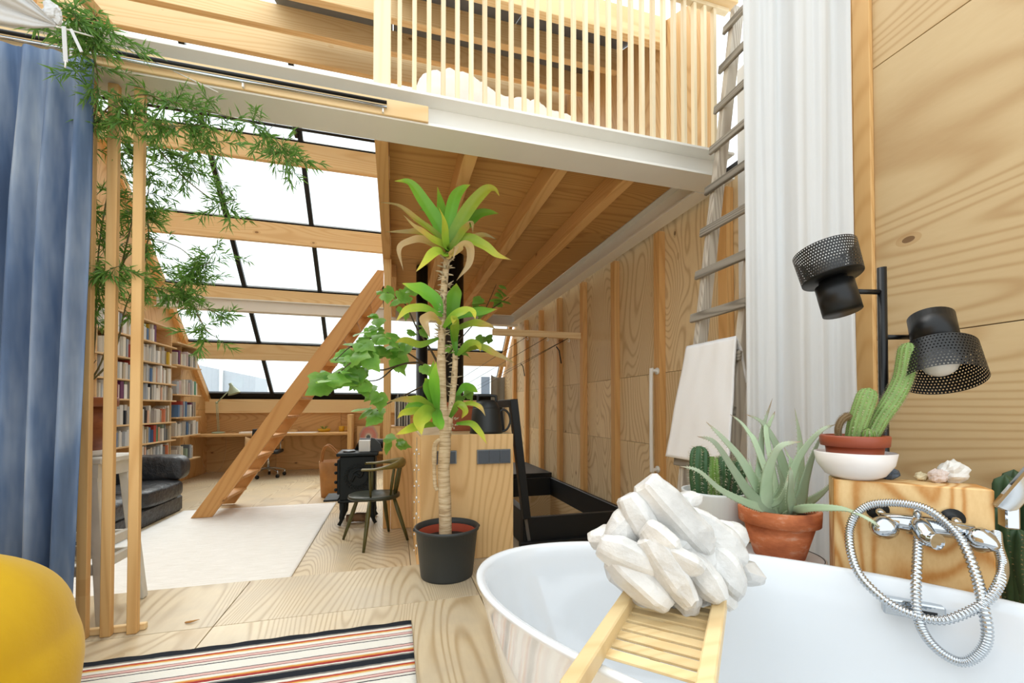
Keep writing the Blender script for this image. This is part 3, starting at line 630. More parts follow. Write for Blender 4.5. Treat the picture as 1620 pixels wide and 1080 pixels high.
rr = math_(nt, 'ADD', vm.outputs['Value'], math_(nt, 'MULTIPLY', math_(nt, 'SUBTRACT', nn, .5), .08)); c = ramp(nt, math_(nt, 'MULTIPLY', rr, 4), (.12, '#5f6f7a'), (.2, '#dfe0da'), (.3, '#d9a49a'), (.55, '#d98d86'), (.72, '#c9b0a4'), (.8, '#e3c495')); L(nt, c, bs.inputs['Base Color']); bs.inputs['Roughness'].default_value = .6
MB().box((0, 0, .265), (.46, .02, .53), None, .002).build('board', m, pt, world=False)
# ================================================================ MIDDLE ZONE
# ---- plywood island
il = thing('plywood_island', 'plywood island counter with grey sockets beside the floor hatch', 'counter', (.5, 3.2, 0))
sheet(il, .186, .855, 3.03, 3.048, PZ + .001, 1.062, M_plyZ, 'front_panel', .002)
sheet(il, .186, .204, 3.05, 4.6, .001, 1.045, M_plyZ, 'side_panel', .002)
sheet(il, .837, .855, 3.05, 4.9, .001, 1.045, M_plyZ, 'side_panel', .002)
sheet(il, -.022, .186, 4.602, 4.62, .001, 1.045, M_plyZ, 'rear_panel', .002)
sheet(il, .186, .855, 3.05, 4.6, 1.046, 1.062, M_plyY, 'worktop', .002)
sheet(il, -.022, .855, 4.601, 5.0, 1.046, 1.062, M_plyX, 'worktop', .002)
M_sock = plain('slate_plastic', '#4b525b', .45, var=.04)
def switch(px0, px1, py0, py1, n, label):
    a, b = P(px0, py0, 'Y', 3.03), P(px1, py1, 'Y', 3.03)
    f = MB().bb(a.x, b.x, 3.012, 3.029, b.z, a.z, .003).build('switch_plate', M_steel, il, label=label)
    for i in range(n):
        x0 = a.x + .006 + (b.x - a.x - .012) * i / n; x1 = a.x + .006 + (b.x - a.x - .012) * (i + 1) / n
        MB().bb(x0 + .002, x1 - .002, 3.004, 3.011, b.z + .006, a.z - .006, .002).build('rocker', M_sock, f)
switch(754, 807, 711, 732, 3, 'triple grey rocker switch plate'); switch(689, 722, 713, 733, 2, 'double grey rocker switch plate behind the trunk')
# ---- kettle-like canister
kt = thing('black_watering_can', 'matte black jug with domed lid and loop handles on the island', 'jug', P(769, 686, 'Y', 3.16)); kc = P(769, 686, 'Y', 3.16); kc.z = 1.0625; M_mat = plain('matte_black_enamel', '#1b1f20', .45, var=.04)
r = .123
MB().lathe([(.001, 0), (r, 0), (r * .99, .02), (r * .84, .185), (r * .82, .19), (.001, .19)], 40, kc).build('body', M_mat, kt)
MB().lathe([(r * .80, .186), (r * .82, .19), (r * .8, .2), (r * .66, .235), (.06, .25), (.001, .252)], 40, kc).build('lid', M_mat, kt)
MB().tube(bez([kc + V(-.068, -.02, .235), kc + V(-.068, -.02, .268), kc + V(-.055, -.02, .282), kc + V(.06, -.02, .282), kc + V(.072, -.02, .268), kc + V(.072, -.02, .235)], 5), .0105, 10).build('lid_handle', M_mat, kt)
MB().tube(bez([kc + V(.1, 0, .155), kc + V(.135, 0, .178), kc + V(.175, 0, .15), kc + V(.19, 0, .09), kc + V(.165, 0, .03), kc + V(.12, 0, .008)], 6), .0085, 10).build('handle', M_mat, kt)
# ---- rectangular terracotta planter with the leafy house lime
bx0 = P(700, 690, 'Y', 3.62)
lp = thing('house_lime', 'broad leaved house lime spreading from a terracotta planter on the island', 'plant', (.56, 3.62, 1.0625))
PLX0, PLX1 = .42, .78
mb = MB(); z0, z1 = 1.0625, 1.30
for (x0, x1, y0, y1) in ((PLX0, PLX1, 3.52, 3.54), (PLX0, PLX1, 3.74, 3.76), (PLX0, PLX0 + .02, 3.54, 3.74), (PLX1 - .02, PLX1, 3.54, 3.74)): mb.bb(x0, x1, y0, y1, z0, z1, .004)
for (x0, x1, y0, y1) in ((PLX0 - .012, PLX1 + .012, 3.508, 3.522), (PLX0 - .012, PLX1 + .012, 3.758, 3.772)): mb.bb(x0, x1, y0, y1, z1 - .045, z1, .004)
mb.build('planter', M_terra, lp); MB().bb(PLX0 + .02, PLX1 - .02, 3.54, 3.74, z0, z1 - .03).build('soil', M_soil, lp)
M_bark2 = plain('green_brown_bark', '#5a4a34', .8, var=.2); rnd = random.Random(21)
def limb(pts, r0, r1, parent, name='branch', mat=None):
    q = bez(pts, 6); n = len(q); return MB().tube(q, [r0 + (r1 - r0) * i / (n - 1) for i in range(n)], 7).build(name, mat or M_bark2, parent)
def Q(x, y, Y): return P(x, y, 'Y', Y)
base = V(.55, 3.64, 1.25)
BR = [[base, Q(690, 600, 3.6), Q(670, 575, 3.45), Q(630, 578, 3.35), Q(600, 600, 3.3), Q(570, 602, 3.25)],
      [base, Q(685, 560, 3.7), Q(660, 520, 3.75), Q(640, 480, 3.8), Q(612, 462, 3.85)],
      [Q(670, 575, 3.45), Q(640, 555, 3.35), Q(600, 535, 3.3), Q(560, 545, 3.2), Q(530, 570, 3.15)],
      [Q(630, 578, 3.35), Q(600, 585, 3.2), Q(565, 570, 3.1), Q(535, 590, 3.05)],
      [base, Q(700, 580, 3.8), Q(760, 500, 4.0), Q(772, 480, 4.05), Q(785, 450, 4.1)],
      [Q(690, 600, 3.6), Q(640, 625, 3.4), Q(610, 640, 3.35), Q(590, 655, 3.3)],
      [Q(760, 500, 4.0), Q(790, 480, 4.0), Q(805, 470, 4.0)]]
for i, b in enumerate(BR): limb(b, .012 if i < 2 else .007, .003, lp)
M_lime = leafmat('house_lime_leaf', (0, '#5d9a40'), (.5, '#7fb84e'), (1, '#a5cc66'), trans=.5)
def lime_leaf():
    mb = MB(); out = [(0, 0), (-.12, -.1), (-.3, -.08), (-.42, .1), (-.5, .32), (-.4, .42), (-.38, .58), (-.22, .68), (-.12, .84), (0, 1.02), (.12, .84), (.22, .68), (.38, .58), (.4, .42), (.5, .32), (.42, .1), (.3, -.08), (.12, -.1)]
    vs = [(0, .35, .0)]; uv = [(.5, .4)]
    for f in (.55, 1):
        for x, y in out: vs.append((x * f, .35 + (y - .35) * f, -.16 * (abs(x) * f) ** 1.3 - .22 * max(0, y * f - .3) ** 2 + .03 * math.sin(9 * x * f))); uv.append((.5 + x * f, (.3 + .4 * f)))
    n = len(out); fs = [(0, 1 + i, 1 + (i + 1) % n) for i in range(n)] + [(1 + i, 1 + n + i, 1 + n + (i + 1) % n, 1 + (i + 1) % n) for i in range(n)]
    mb.add(vs, fs, None, True, uv); return mb.mesh('leaf')
LL = [lime_leaf()]
def place_leaf(me, mat, parent, p, d, size, up=(0, 0, 1), roll=0):
    y = Vector(d).normalized(); z = Vector(up) - y * Vector(up).dot(y); z = z.normalized() if z.length > 1e-4 else y.orthogonal().normalized(); x = y.cross(z)
    R = Matrix((x, y, z)).transposed() @ Matrix.Rotation(roll, 3, 'Y'); M4 = Matrix.Translation(Vector(p)) @ R.to_4x4() @ Matrix.Diagonal((size, size, size, 1))
    o = bpy.data.objects.new('leaf', me); COL.objects.link(o)
    if not me.materials: me.materials.append(mat)
    o.parent = parent; o.matrix_local = WM[parent].inverted() @ M4; return o
def leaf_cluster(px, py, Y, n, spread, size):
    for i in range(n):
        p = Q(px + rnd.gauss(0, spread), py + rnd.gauss(0, spread * .8), Y + rnd.uniform(-.12, .12))
        d = V(rnd.uniform(-1, 1) - .2, rnd.uniform(-1, .2), rnd.uniform(-1.0, .1)); place_leaf(LL[0], M_lime, lp, p, d, size * rnd.uniform(.6, 1.25), V(rnd.uniform(-.4, .4), -.7, .8), rnd.uniform(-.4, .4))
for c in ((545, 585, 3.15, 13, 17, .15), (520, 600, 3.1, 7, 8, .15), (575, 560, 3.2, 10, 16, .14), (605, 545, 3.3, 12, 18, .14), (640, 560, 3.4, 9, 16, .14), (600, 505, 3.5, 4, 10, .1), (590, 525, 3.5, 5, 12, .12), (565, 540, 3.35, 5, 12, .13), (640, 475, 3.75, 4, 12, .12), (608, 465, 3.8, 3, 6, .12), (665, 455, 3.8, 4, 10, .12), (585, 650, 3.3, 5, 7, .12), (590, 620, 3.3, 6, 12, .12), (760, 475, 4.0, 3, 7, .16), (800, 478, 4.0, 4, 6, .13), (770, 530, 4.0, 3, 7, .13), (665, 530, 3.6, 4, 12, .12), (720, 540, 3.8, 3, 12, .12), (790, 455, 4.0, 2, 5, .12), (620, 695, 3.9, 4, 8, .12), (735, 620, 3.55, 3, 8, .12)): leaf_cluster(*c)
# ---- records leaning at the back of the island
RB = ['#c9c4ba', '#4c4a46', '#8a857c', '#dcd6c8', '#6b6257', '#a39c90', '#2e2d2c', '#b8b0a2', '#7d7468', '#d0cabf', '#3f3c38', '#978f84']
RN = ['pale grey', 'dark', 'mid grey', 'cream', 'brown grey', 'grey', 'black', 'beige grey', 'taupe', 'light stone', 'near black', 'warm grey']; ORD = ['first', 'second', 'third', 'fourth', 'fifth', 'sixth', 'seventh', 'eighth', 'ninth', 'tenth', 'eleventh', 'last']
for i, c in enumerate(RB):
    MB().bb(.015 + i * .0135, .026 + i * .0135, 4.64, 4.93, 1.063, 1.063 + .29 + .012 * (i * 7 % 5), .001).build('record_sleeve', plain('sleeve_%d' % i, c, .6), None, label='%s record sleeve, %s from the left in the row on the island' % (RN[i], ORD[i]), cat='record', group='records on the island')
MB().tube([(.66, 4.8, 1.0635), (.66, 4.8, 2.982)], .105, 20).build('flue_duct', M_blackm, None, label='broad black flue duct rising from the island behind the corn plant', cat='flue')
# ---- Windsor chair
ch = thing('spindle_chair', 'olive painted spindle-back armchair in front of the stove', 'chair', (-.12, 4.2, 0)); M_olive = plain('worn_olive_paint', '#5c5a2c', .42, var=.25, vs=14, bmp=.1)
feet = [P(543, 853, 'Z', .002), P(575, 874, 'Z', .002), P(615, 840, 'Z', .002), P(645, 854, 'Z', .002)]
sc_ = sum(feet, V(0, 0, 0)) / 4; sz = .44
def seat_fn(u, v):
    a = 2 * math.pi * u; rad = [0, .5, .93, 1.0, 1.0, .9, .0][int(round(v * 6))]; z = [sz - .012, sz - .006, sz + .002, sz - .006, sz - .024, sz - .038, sz - .038][int(round(v * 6))]
    ca, sa = math.cos(a), math.sin(a); x = .235 * math.copysign(abs(ca) ** .75, ca) * rad; y = .2 * math.copysign(abs(sa) ** .75, sa) * rad
    return V(sc_.x - .02 + x, sc_.y + .02 + y, z)
MB().grid(seat_fn, 36, 6, True).build('seat', plain('worn_dark_seat', '#3e4436', .35, var=.3, vs=10, bmp=.1), ch)
for f in feet:
    t_ = sc_ + (f - sc_) * .55; t_.z = sz - .03; q = [f, f.lerp(t_, .35), f.lerp(t_, .7), t_]
    MB().tube(q, [.012, .017, .02, .015], 10).build('leg', M_olive, ch)
bx = sc_.x + .16                                # back of the chair faces right
def rail(a): return V(sc_.x - .02 + .255 * math.cos(a), sc_.y + .02 + .25 * math.sin(a), .70 + .03 * max(0, math.cos(a)))
n_ = 24; angs = [-2.0 + 4.0 * i / n_ for i in range(n_ + 1)]
def arm_fn(u, v):
    a = -1.95 + 3.9 * u; c = rail(a); o = (c - V(sc_.x - .02, sc_.y + .02, c.z)).normalized(); w_ = .028 + .008 * max(0, math.cos(a)) ; h = .012 + .034 * max(0, math.cos(a)) ** 2
    b = 2 * math.pi * v; return c + o * (w_ * math.cos(b)) + V(0, 0, h * math.sin(b))
MB().grid(arm_fn, 40, 10).build('arm_rail', plain('worn_olive_rail', '#85793f', .4, var=.25, vs=10), ch)
for a in (-1.7, -.75, -.45, -.15, .15, .45, .75, 1.7):
    t_ = rail(a); b_ = V(sc_.x - .02 + .2 * math.cos(a), sc_.y + .02 + .17 * math.sin(a), sz - .01); MB().tube([b_, b_.lerp(t_, .4), t_], [.009, .012, .008], 8).build('spindle', M_olive, ch)
# ---- floor hatch
hz = .25
ht = thing('floor_hatch', 'black framed floor hatch box with its lid propped open', 'hatch', (1.7, 3.8, 0))
mb = MB(); MB().bb(HX0, HX1, HY0, HY0 + .05, -.0, hz, .004).build('front_board', M_black, ht); MB().bb(HX0, HX1, HY1 - .05, HY1, -.0, hz, .004).build('rear_board', M_black, ht)
MB().bb(HX0, HX0 + .05, HY0 + .051, HY1 - .051, -.0, hz, .004).build('side_board', M_black, ht); MB().bb(HX1 - .05, HX1, HY0 + .051, HY1 - .051, -.0, hz, .004).build('side_board', M_black, ht)
MB().bb(HX0 - .04, HX1 + .0, HY0 - .07, HY0 - .001, .001, .045, .004).build('base_ledge', M_black, ht)
MB().bb(HX0 + .051, HX1 - .051, HY0 + .051, HY1 - .051, -2.3, -2.28).bb(HX0 + .01, HX0 + .05, HY0, HY1, -2.3, -.001).bb(HX1 - .05, HX1 - .01, HY0, HY1, -2.3, -.001).bb(HX0, HX1, HY0 + .01, HY0 + .05, -2.3, -.001).bb(HX0, HX1, HY1 - .05, HY1 - .01, -2.3, -.001).build('shaft_lining', M_plyY, ht)
MB().bb(HX0, HX1, HY1 + .02, HY1 + 1.3, hz + .02, hz + .06, .004).build('rear_flap', M_black, ht)
MB().bb(HX0, HX1 + .0, HY1 + .02, HY1 + 1.3, .001, hz + .019, .004).build('rear_box', M_black, ht)
la, lb = V(1.165, 3.72, .255), V(1.04, 3.72, 1.33); dv = (lb - la); nx = Vector((dv.z, 0, -dv.x)).normalized()
for y0, y1, f0, f1, nm in ((3.66, 3.74, 0, 1, 'lid_rail'), (4.26, 4.34, 0, 1, 'lid_rail')):
    a_, b_ = la + dv * f0, la + dv * f1; MB().bar((a_.x, (y0 + y1) / 2, a_.z), (b_.x, (y0 + y1) / 2, b_.z), y1 - y0, .07, V(1, 0, .1), .003).build(nm, M_black, ht)
for f in (.03, .97):
    p_ = la + dv * f; MB().box((p_.x, 4.0, p_.z), (.07, .52, .07), ry(math.atan2(dv.x, dv.z)), .003).build('lid_rail', M_black, ht)
MB().bar((1.2, 3.73, .02), (1.16, 3.73, .27), .05, .03).build('hinge', M_steel, ht)
# ---- grab bar on the stud wall
gb = thing('grab_bar', 'white tubular grab bar screwed to a stud', 'grab bar', (2.2, 3.3, .7)); ga, gc = P(1040, 587, 'X', 2.249), P(1040, 742, 'X', 2.249); xo = 2.185
MB().tube(bez([ga, V(xo + .015, ga.y, ga.z), V(xo, ga.y, ga.z - .05), V(xo, ga.y, gc.z + .05), V(xo + .015, ga.y, gc.z), V(gc.x, ga.y, gc.z)], 6), .0165, 12).build('tube', M_white, gb)
for p_ in (ga, gc): MB().lathe([(.001, 0), (.032, 0), (.03, .01), (.001, .01)], 20, (2.2495, ga.y, p_.z), ry(-math.pi / 2)).build('flange', M_white, gb)
# ---- clothesline cords, towel, back window
cl = thing('clothesline', 'thin black clothes lines strung under the hanging rail', 'clothesline', (1.8, 5.5, 2.1))
for x, e in ((1.55, (1.2, 9.3, 1.75)), (1.8, (1.5, 9.3, 1.75)), (2.08, (1.8, 9.3, 1.75)), (2.08, (1.5, 9.3, 1.5))): MB().tube([(x, 4.88, 2.115), e], .0035, 5).build('cord', M_black, cl)
for px, py, Y in ((824, 575, 7.2), (880, 548, 5.2)):
    p_ = Q(px, py, Y); MB().tube([p_, p_ + V(.04, 0, -.05), p_ + V(.07, 0, -.22)], .008, 6).build('line_clip', M_black, cl)
for x in (1.56, 1.82, 2.1): MB().tube(bez([(x, 4.9, 2.117), (x + .012, 4.9, 2.09), (x, 4.9, 2.075), (x - .012, 4.9, 2.088)], 4), .004, 6).build('hook', M_white, cl)
tw0, tw1 = Q(777, 597, 8.9), Q(803, 690, 8.9)
MB().grid(lambda u, v: V(tw0.x + (tw1.x - tw0.x) * u, 8.9 + .025 * math.sin(u * 14 + v), tw0.z + .03 * (u - .5) ** 2 * 8 - (tw0.z - .55) * v), 24, 12).build('grey_towel', fabric('grey_linen', '#a5a7a6', '#8b8d8c'), None, label='grey linen towel hanging on the far line beside the wall', cat='towel', solid=.006)
# ---- string of glass crystals at the island corner
cs = thing('crystal_string', 'string of small glass crystals hanging at the island corner', 'ornament', (.17, 3.1, .3)); m, nt, bs = newmat('cut_glass'); bs.inputs['Base Color'].default_value = lin('#dfe6ea'); bs.inputs['Roughness'].default_value = .08; bs.inputs['Metallic'].default_value = .6; M_cut = m
MB().tube([(.165, 3.15, 1.04), (.165, 3.15, .2)], .002, 5).build('thread', M_steel, cs)
for i in range(7):
    z = .95 - i * .115; MB().ball((.165, 3.15, z), .010, 6, 4).build('crystal', M_cut, cs)
    for s_ in (-1, 1): MB().ball((.165 + s_ * .016, 3.15, z - .03), .007, 6, 4).build('crystal', M_cut, cs)

# ---- dracaena in the black bucket
pc = P(707, 908, 'Z', PZ); dcx, dcy = pc.x, pc.y
dp = thing('dracaena', 'tall yellowing corn plant in a black bucket pot in front of the island', 'plant', (dcx, dcy, PZ)); wpp = 1 / 673.1 * (dcx * math.sin(YAW) + dcy * math.cos(YAW))
rt, rb, hp = 49 * wpp, 40 * wpp, 76 * wpp
MB().lathe([(.001, 0), (rb, 0), (rb + .003, .012), (rt - .004, hp - .02), (rt + .006, hp - .018), (rt + .006, hp), (rt - .004, hp + .001), (rt - .012, hp - .03), (rb - .002, .05), (.001, .05)], 44, (dcx, dcy, PZ + .001)).build('bucket', M_anth, dp)
MB().lathe([(rt - .03, hp - .1), (rt - .022, hp - .035), (rt - .016, hp - .033), (rt - .03, hp - .1)], 40, (dcx, dcy, PZ)).build('inner_pot', plain('red_clay', '#a8442a', .7, var=.1), dp)
MB().lathe([(.001, hp - .075), (rt - .028, hp - .085), (.001, hp - .2)], 30, (dcx, dcy, PZ)).build('soil', M_soil, dp)
for s_ in (-1, 1): MB().box((dcx + s_ * (rt + .004), dcy, PZ + hp - .012), (.018, .03, .018), None, .004).build('lug', M_anth, dp)
m, nt, bs = newmat('corn_plant_bark'); v = coords(nt, (1, 1, 9), False); n = noise_(nt, v, 9, 4, .6); L(nt, ramp(nt, n, (.3, '#a58a66'), (.5, '#cdb58f'), (.75, '#e0cfae')), bs.inputs['Base Color']); bs.inputs['Roughness'].default_value = .85; bump(nt, bs, n, .5, .02); M_trunk = m
D = lambda x, y, o=0: Q(x, y, dcy + o)
tr1 = [D(705, 865), D(704, 800), D(702, 740), D(704, 690), D(700, 640), D(698, 570), D(700, 500), D(703, 450), D(708, 400)]
MB().tube(bez(tr1, 6), [11 * wpp] * 1 + [10 * wpp] * 8 + [9.5 * wpp] * 9 + [8.5 * wpp] * 6 + [7 * wpp] * 7 + [6 * wpp] * 8 + [5.4 * wpp] * 6 + [5 * wpp] * 4, 12).build('trunk', M_trunk, dp)
MB().tube(bez([D(708, 690), D(713, 650), D(718, 605), D(720, 575), D(720, 560)], 5), [5.5 * wpp] * 6 + [5 * wpp] * 8 + [4.5 * wpp] * 7, 10).build('trunk', M_trunk, dp)
MB().tube(bez([D(703, 695), D(690, 700), D(687, 720), D(688, 765), D(692, 775)], 5), [4 * wpp] * 12 + [3 * wpp] * 9, 9).build('aerial_root', M_trunk, dp)
mb = MB()
for i in range(120):
    t_ = rnd.random(); y_ = 410 + t_ * 90 if i < 70 else 480 + rnd.random() * 90; x_ = 708 - (y_ - 400) * .07; c_ = D(x_, y_); a_ = rnd.uniform(0, 6.28); d_ = V(math.cos(a_), math.sin(a_), rnd.uniform(-.4, .7))
    mb.tube([c_ + d_ * 4 * wpp, c_ + d_ * rnd.uniform(11, 17) * wpp], [2 * wpp, .5 * wpp], 4)
for i in range(60):
    y_ = rnd.uniform(520, 690); x_ = 718 + rnd.uniform(-2, 2); c_ = D(x_, y_) ; a_ = rnd.uniform(0, 6.28); d_ = V(math.cos(a_), math.sin(a_), rnd.uniform(-.4, .5)); mb.tube([c_ + d_ * 3 * wpp, c_ + d_ * rnd.uniform(8, 14) * wpp], [1.6 * wpp, .5 * wpp], 4)
mb.build('leaf_scars', plain('dry_husk', '#d9c9a8', .9, var=.2), dp, kind='stuff')
LM = {'g': leafmat('corn_leaf_green', (0, '#4f8a2a'), (.5, '#6fae34'), (.85, '#8cc040'), (1, '#b4c044')), 'y': leafmat('corn_leaf_yellow', (0, '#5f962c'), (.35, '#8fb43a'), (.75, '#c3cb48'), (.95, '#cfc04e'), (1, '#b59a5a')),
      't': leafmat('corn_leaf_brown_tip', (0, '#5f8f2c'), (.45, '#9fae38'), (.65, '#bfa552'), (.8, '#b09a60'), (1, '#9e8a58')), 'b': leafmat('corn_leaf_dry', (0, '#a8983f'), (.3, '#b89a5c'), (.6, '#b3986a'), (1, '#9a8460'), trans=.15)}
def strap(parent, pts, wd, mat, name='leaf', fold=.35, wave=.0, prof=None, face=None, nv=3):
    q = bez(pts, 6); n = len(q) - 1; seed = rnd.random() * 9; tw = rnd.uniform(-.3, .3)
    def fn(u, v):
        i = min(int(round(v * n)), n); t_ = (q[min(i + 1, n)] - q[max(i - 1, 0)]).normalized(); side = t_.cross(face or V(0, -1, .25)); side = side.normalized() if side.length > 1e-3 else V(1, 0, 0)
        side = Quaternion(t_, tw * v) @ side; nn = side.cross(t_); s_ = (u - .5) * 2; wv = wd * (prof(v) if prof else (.3 + .7 * math.sin(math.pi * min(1, v * .95 + .02)) ** 1.1) * (1 - v ** 5) ** .8 + .02) * (1 + wave * math.sin(v * 17 + seed + s_ * 2))
        return q[i] + side * s_ * wv / 2 + nn * (abs(s_) * fold * wv / 2 + wave * .25 * wd * math.sin(v * 15 + s_ * 3 + seed))
    return MB().grid(fn, 2 * nv, n, uv=True).build(name, mat, parent)
c1 = (708, 398)
LV = [('g', 32, [(704, 380), (690, 350), (670, 318), (648, 290), (624, 286)], -.1), ('g', 26, [(706, 375), (702, 350), (697, 322), (692, 295)], .1), ('g', 28, [(709, 375), (712, 345), (720, 312), (733, 298), (744, 292)], 0), ('y', 30, [(712, 378), (726, 355), (745, 325), (768, 302), (782, 300), (790, 310)], -.1), ('g', 26, [(714, 380), (735, 358), (755, 340), (775, 336), (789, 338)], .1),
      ('t', 18, [(702, 384), (680, 362), (655, 345), (630, 325), (602, 320)], -.15), ('t', 22, [(703, 390), (680, 376), (660, 362), (638, 340)], -.25), ('t', 17, [(700, 392), (672, 370), (645, 366), (610, 367)], .05), ('b', 20, [(702, 398), (680, 384), (655, 380), (632, 392), (638, 428)], -.2), ('y', 24, [(703, 402), (690, 398), (675, 412), (658, 430)], -.25),
      ('y', 18, [(706, 390), (703, 365), (700, 345), (694, 328)], -.3), ('t', 18, [(713, 392), (728, 372), (738, 360), (746, 352), (748, 368)], -.2), ('t', 20, [(714, 396), (740, 380), (765, 372), (786, 379)], .0), ('y', 26, [(715, 392), (738, 378), (765, 388), (785, 403), (809, 411)], -.2), ('b', 22, [(714, 402), (735, 388), (744, 396), (740, 420), (722, 444)], -.25), ('b', 14, [(709, 408), (716, 398), (722, 392), (716, 412)], -.3), ('g', 20, [(706, 372), (690, 345), (672, 332), (662, 333)], .3), ('g', 18, [(712, 370), (725, 348), (735, 338), (742, 334)], .3)]
c2 = (700, 505)
LV2 = [('g', 40, [(698, 500), (690, 478), (672, 462), (655, 455), (636, 448)], -.1), ('g', 38, [(712, 520), (716, 485), (720, 460), (722, 448)], -.15), ('y', 26, [(702, 518), (720, 498), (745, 492), (752, 505)], -.3), ('y', 24, [(700, 500), (672, 488), (645, 490), (626, 508)], -.2), ('b', 30, [(698, 512), (684, 502), (672, 508), (680, 534)], -.35), ('y', 20, [(694, 535), (665, 545), (640, 538), (625, 542)], -.2), ('y', 26, [(720, 540), (719, 520), (718, 505), (716, 512)], -.3), ('t', 24, [(720, 522), (745, 512), (770, 515), (783, 520)], -.25), ('g', 26, [(715, 505), (740, 496), (765, 492), (786, 489)], .1), ('g', 24, [(722, 562), (718, 530), (720, 515), (722, 508)], -.1), ('y', 24, [(724, 562), (740, 545), (755, 545), (760, 556)], -.2), ('t', 20, [(725, 560), (755, 548), (785, 560), (814, 574)], -.2), ('g', 24, [(700, 640), (690, 610), (684, 590), (686, 570)], .1), ('g', 30, [(690, 650), (682, 625), (675, 605), (672, 598)], -.15), ('g', 28, [(693, 652), (688, 620), (687, 595), (690, 572)], -.2),
       ('y', 40, [(690, 652), (675, 652), (663, 668), (667, 688)], -.4), ('g', 30, [(694, 648), (692, 660), (694, 675), (696, 680)], -.4), ('y', 20, [(688, 655), (665, 650), (640, 652), (628, 662)], -.2), ('t', 18, [(690, 645), (665, 632), (640, 632), (614, 634)], -.25), ('y', 22, [(692, 672), (668, 672), (645, 680), (625, 688)], -.35), ('g', 22, [(690, 640), (670, 640), (650, 642), (635, 655)], -.1), ('y', 18, [(722, 670), (745, 670), (760, 685), (770, 702)], -.35), ('t', 14, [(724, 642), (745, 638), (760, 645), (768, 658)], -.3), ('y', 22, [(712, 660), (725, 640), (735, 650), (730, 662)], -.35), ('g', 24, [(722, 625), (735, 612), (748, 615), (756, 620)], .15)]
for base_, lst in ((c1, LV), (c2, LV2)):
    for k_, wd, pts, o in lst:
        n = len(pts); pp = [D(*(base_ if base_ is c1 else (pts[0][0] * .5 + 352, pts[0][1] + 10)))] if base_ is c1 else []
        for i, (x, y) in enumerate(pts): pp.append(D(x, y, o * (i + 1) / n))
        strap(dp, pp, wd * (.68 if base_ is c1 else .58) * wpp, LM[k_], fold=.3, wave=.12 if k_ in 'bt' else .05)
# ================================================================ NEAR ZONE
S2 = math.sqrt(.5)
def PW(x, y, wv):                              # photo pixel on the vertical plane (x + y) / sqrt2 = wv
    d = FW + RT * ((x - 810) / FPX) + UP * ((CYP - y) / FPX); return V(0, 0, CH) + d * (wv / ((d.x + d.y) * S2))
def SW(s, wv, z): return V((-s + wv) * S2, (s + wv) * S2, z)
# ---- bathtub
TS, TW, TA, TB, TZ = -.09, 1.23, .87, .47, .75
tb = thing('bathtub', 'white oval freestanding bathtub in the right foreground', 'bathtub', SW(TS, TW, PZ))
def tub_ring(k, z, off=0):
    def f(u): a = 2 * math.pi * u; return SW(TS + (TA * k - off) * math.cos(a), TW + (TB * k - off) * math.sin(a), z)
    return f
rings = [tub_ring(.0, PZ + .002), tub_ring(.74, PZ + .002), tub_ring(.78, PZ + .03), tub_ring(.86, .38), tub_ring(.93, .56), tub_ring(.975, .69), tub_ring(.99, .735), tub_ring(1, .745), tub_ring(1, TZ - .001, .004), tub_ring(1, TZ, .012), tub_ring(1, TZ - .002, .022), tub_ring(1, .74, .03), tub_ring(1, .70, .04), tub_ring(.9, .5, .035), tub_ring(.82, .34, .035), tub_ring(.7, .26, .03), tub_ring(.45, .24, 0), tub_ring(0, .238)]
def tf(u, v): return rings[int(round(v * (len(rings) - 1)))](u)
MB().grid(tf, 96, len(rings) - 1, True).build('basin', M_porc, tb)
oa, ob = PW(1396, 958, 1.612), PW(1494, 968, 1.612)
ov = MB(); d_ = (ob - oa); mid = (oa + ob) / 2; Rv = Matrix((Vector((S2, -S2, 0)), Vector((S2, S2, 0)), Vector((0, 0, 1)))).transposed()
ovo = ov.box((mid.x, mid.y, mid.z), (d_.length, .03, .045), Rv, .004).build('overflow_plate', M_chrome, tb); MB().box(mid - V(S2, S2, 0) * .0155, (d_.length * .72, .003, .01), Rv).build('overflow_slot', M_black, ovo)
# ---- bamboo caddy
cd = thing('bath_caddy', 'bamboo bath caddy laid across the tub rim', 'bath caddy', SW(.17, 1.2, TZ)); cz = TZ + .002
for s in (.272, .072): MB().box(SW(s, 1.21, cz + .02), (.03, 1.08, .04), rotz(-math.pi / 4), .003).build('rail', M_bamboo, cd)
for wv in (.672, 1.748): MB().box(SW(.172, wv, cz + .012), (.23, .022, .024), rotz(-math.pi / 4), .003).build('end_bar', M_bamboo, cd)
for i in range(20):
    wv = .85 + i * .041; MB().box(SW(.172, wv, cz + .004), (.175, .029, .008), rotz(-math.pi / 4), .002).build('slat', M_bamboo, cd)
MB().box(SW(.172, 1.28, cz - .004), (.018, .8, .007), rotz(-math.pi / 4)).build('underrail', M_bamboo, cd)
# ---- quartz cluster
qz = thing('quartz_cluster', 'large white quartz crystal cluster resting on the bath caddy', 'crystal', SW(.17, 1.16, cz)); qr = random.Random(5)
m, nt, bs = newmat('milky_quartz'); v = coords(nt, (1, 1, 1), True); n = noise_(nt, v, 7, 4, .6); n2 = noise_(nt, v, 3, 3, .6)
tc = N(nt, 'ShaderNodeTexCoord'); L(nt, mix(nt, ramp(nt, n2, (.66, (0, 0, 0, 1)), (.8, (.6, .6, .6, 1))), ramp(nt, n, (.3, '#c2c1be'), (.6, '#e2e1de')), lin('#c9a468')), bs.inputs['Base Color'])
bs.inputs['Roughness'].default_value = .28; bs.inputs['Subsurface Weight'].default_value = .25; bs.inputs['Subsurface Radius'].default_value = (.03, .03, .03); bump(nt, bs, noise_(nt, v, 16, 5, .65), .45, .015); M_quartz = m
qc = PD(1072, 882, 1.10)
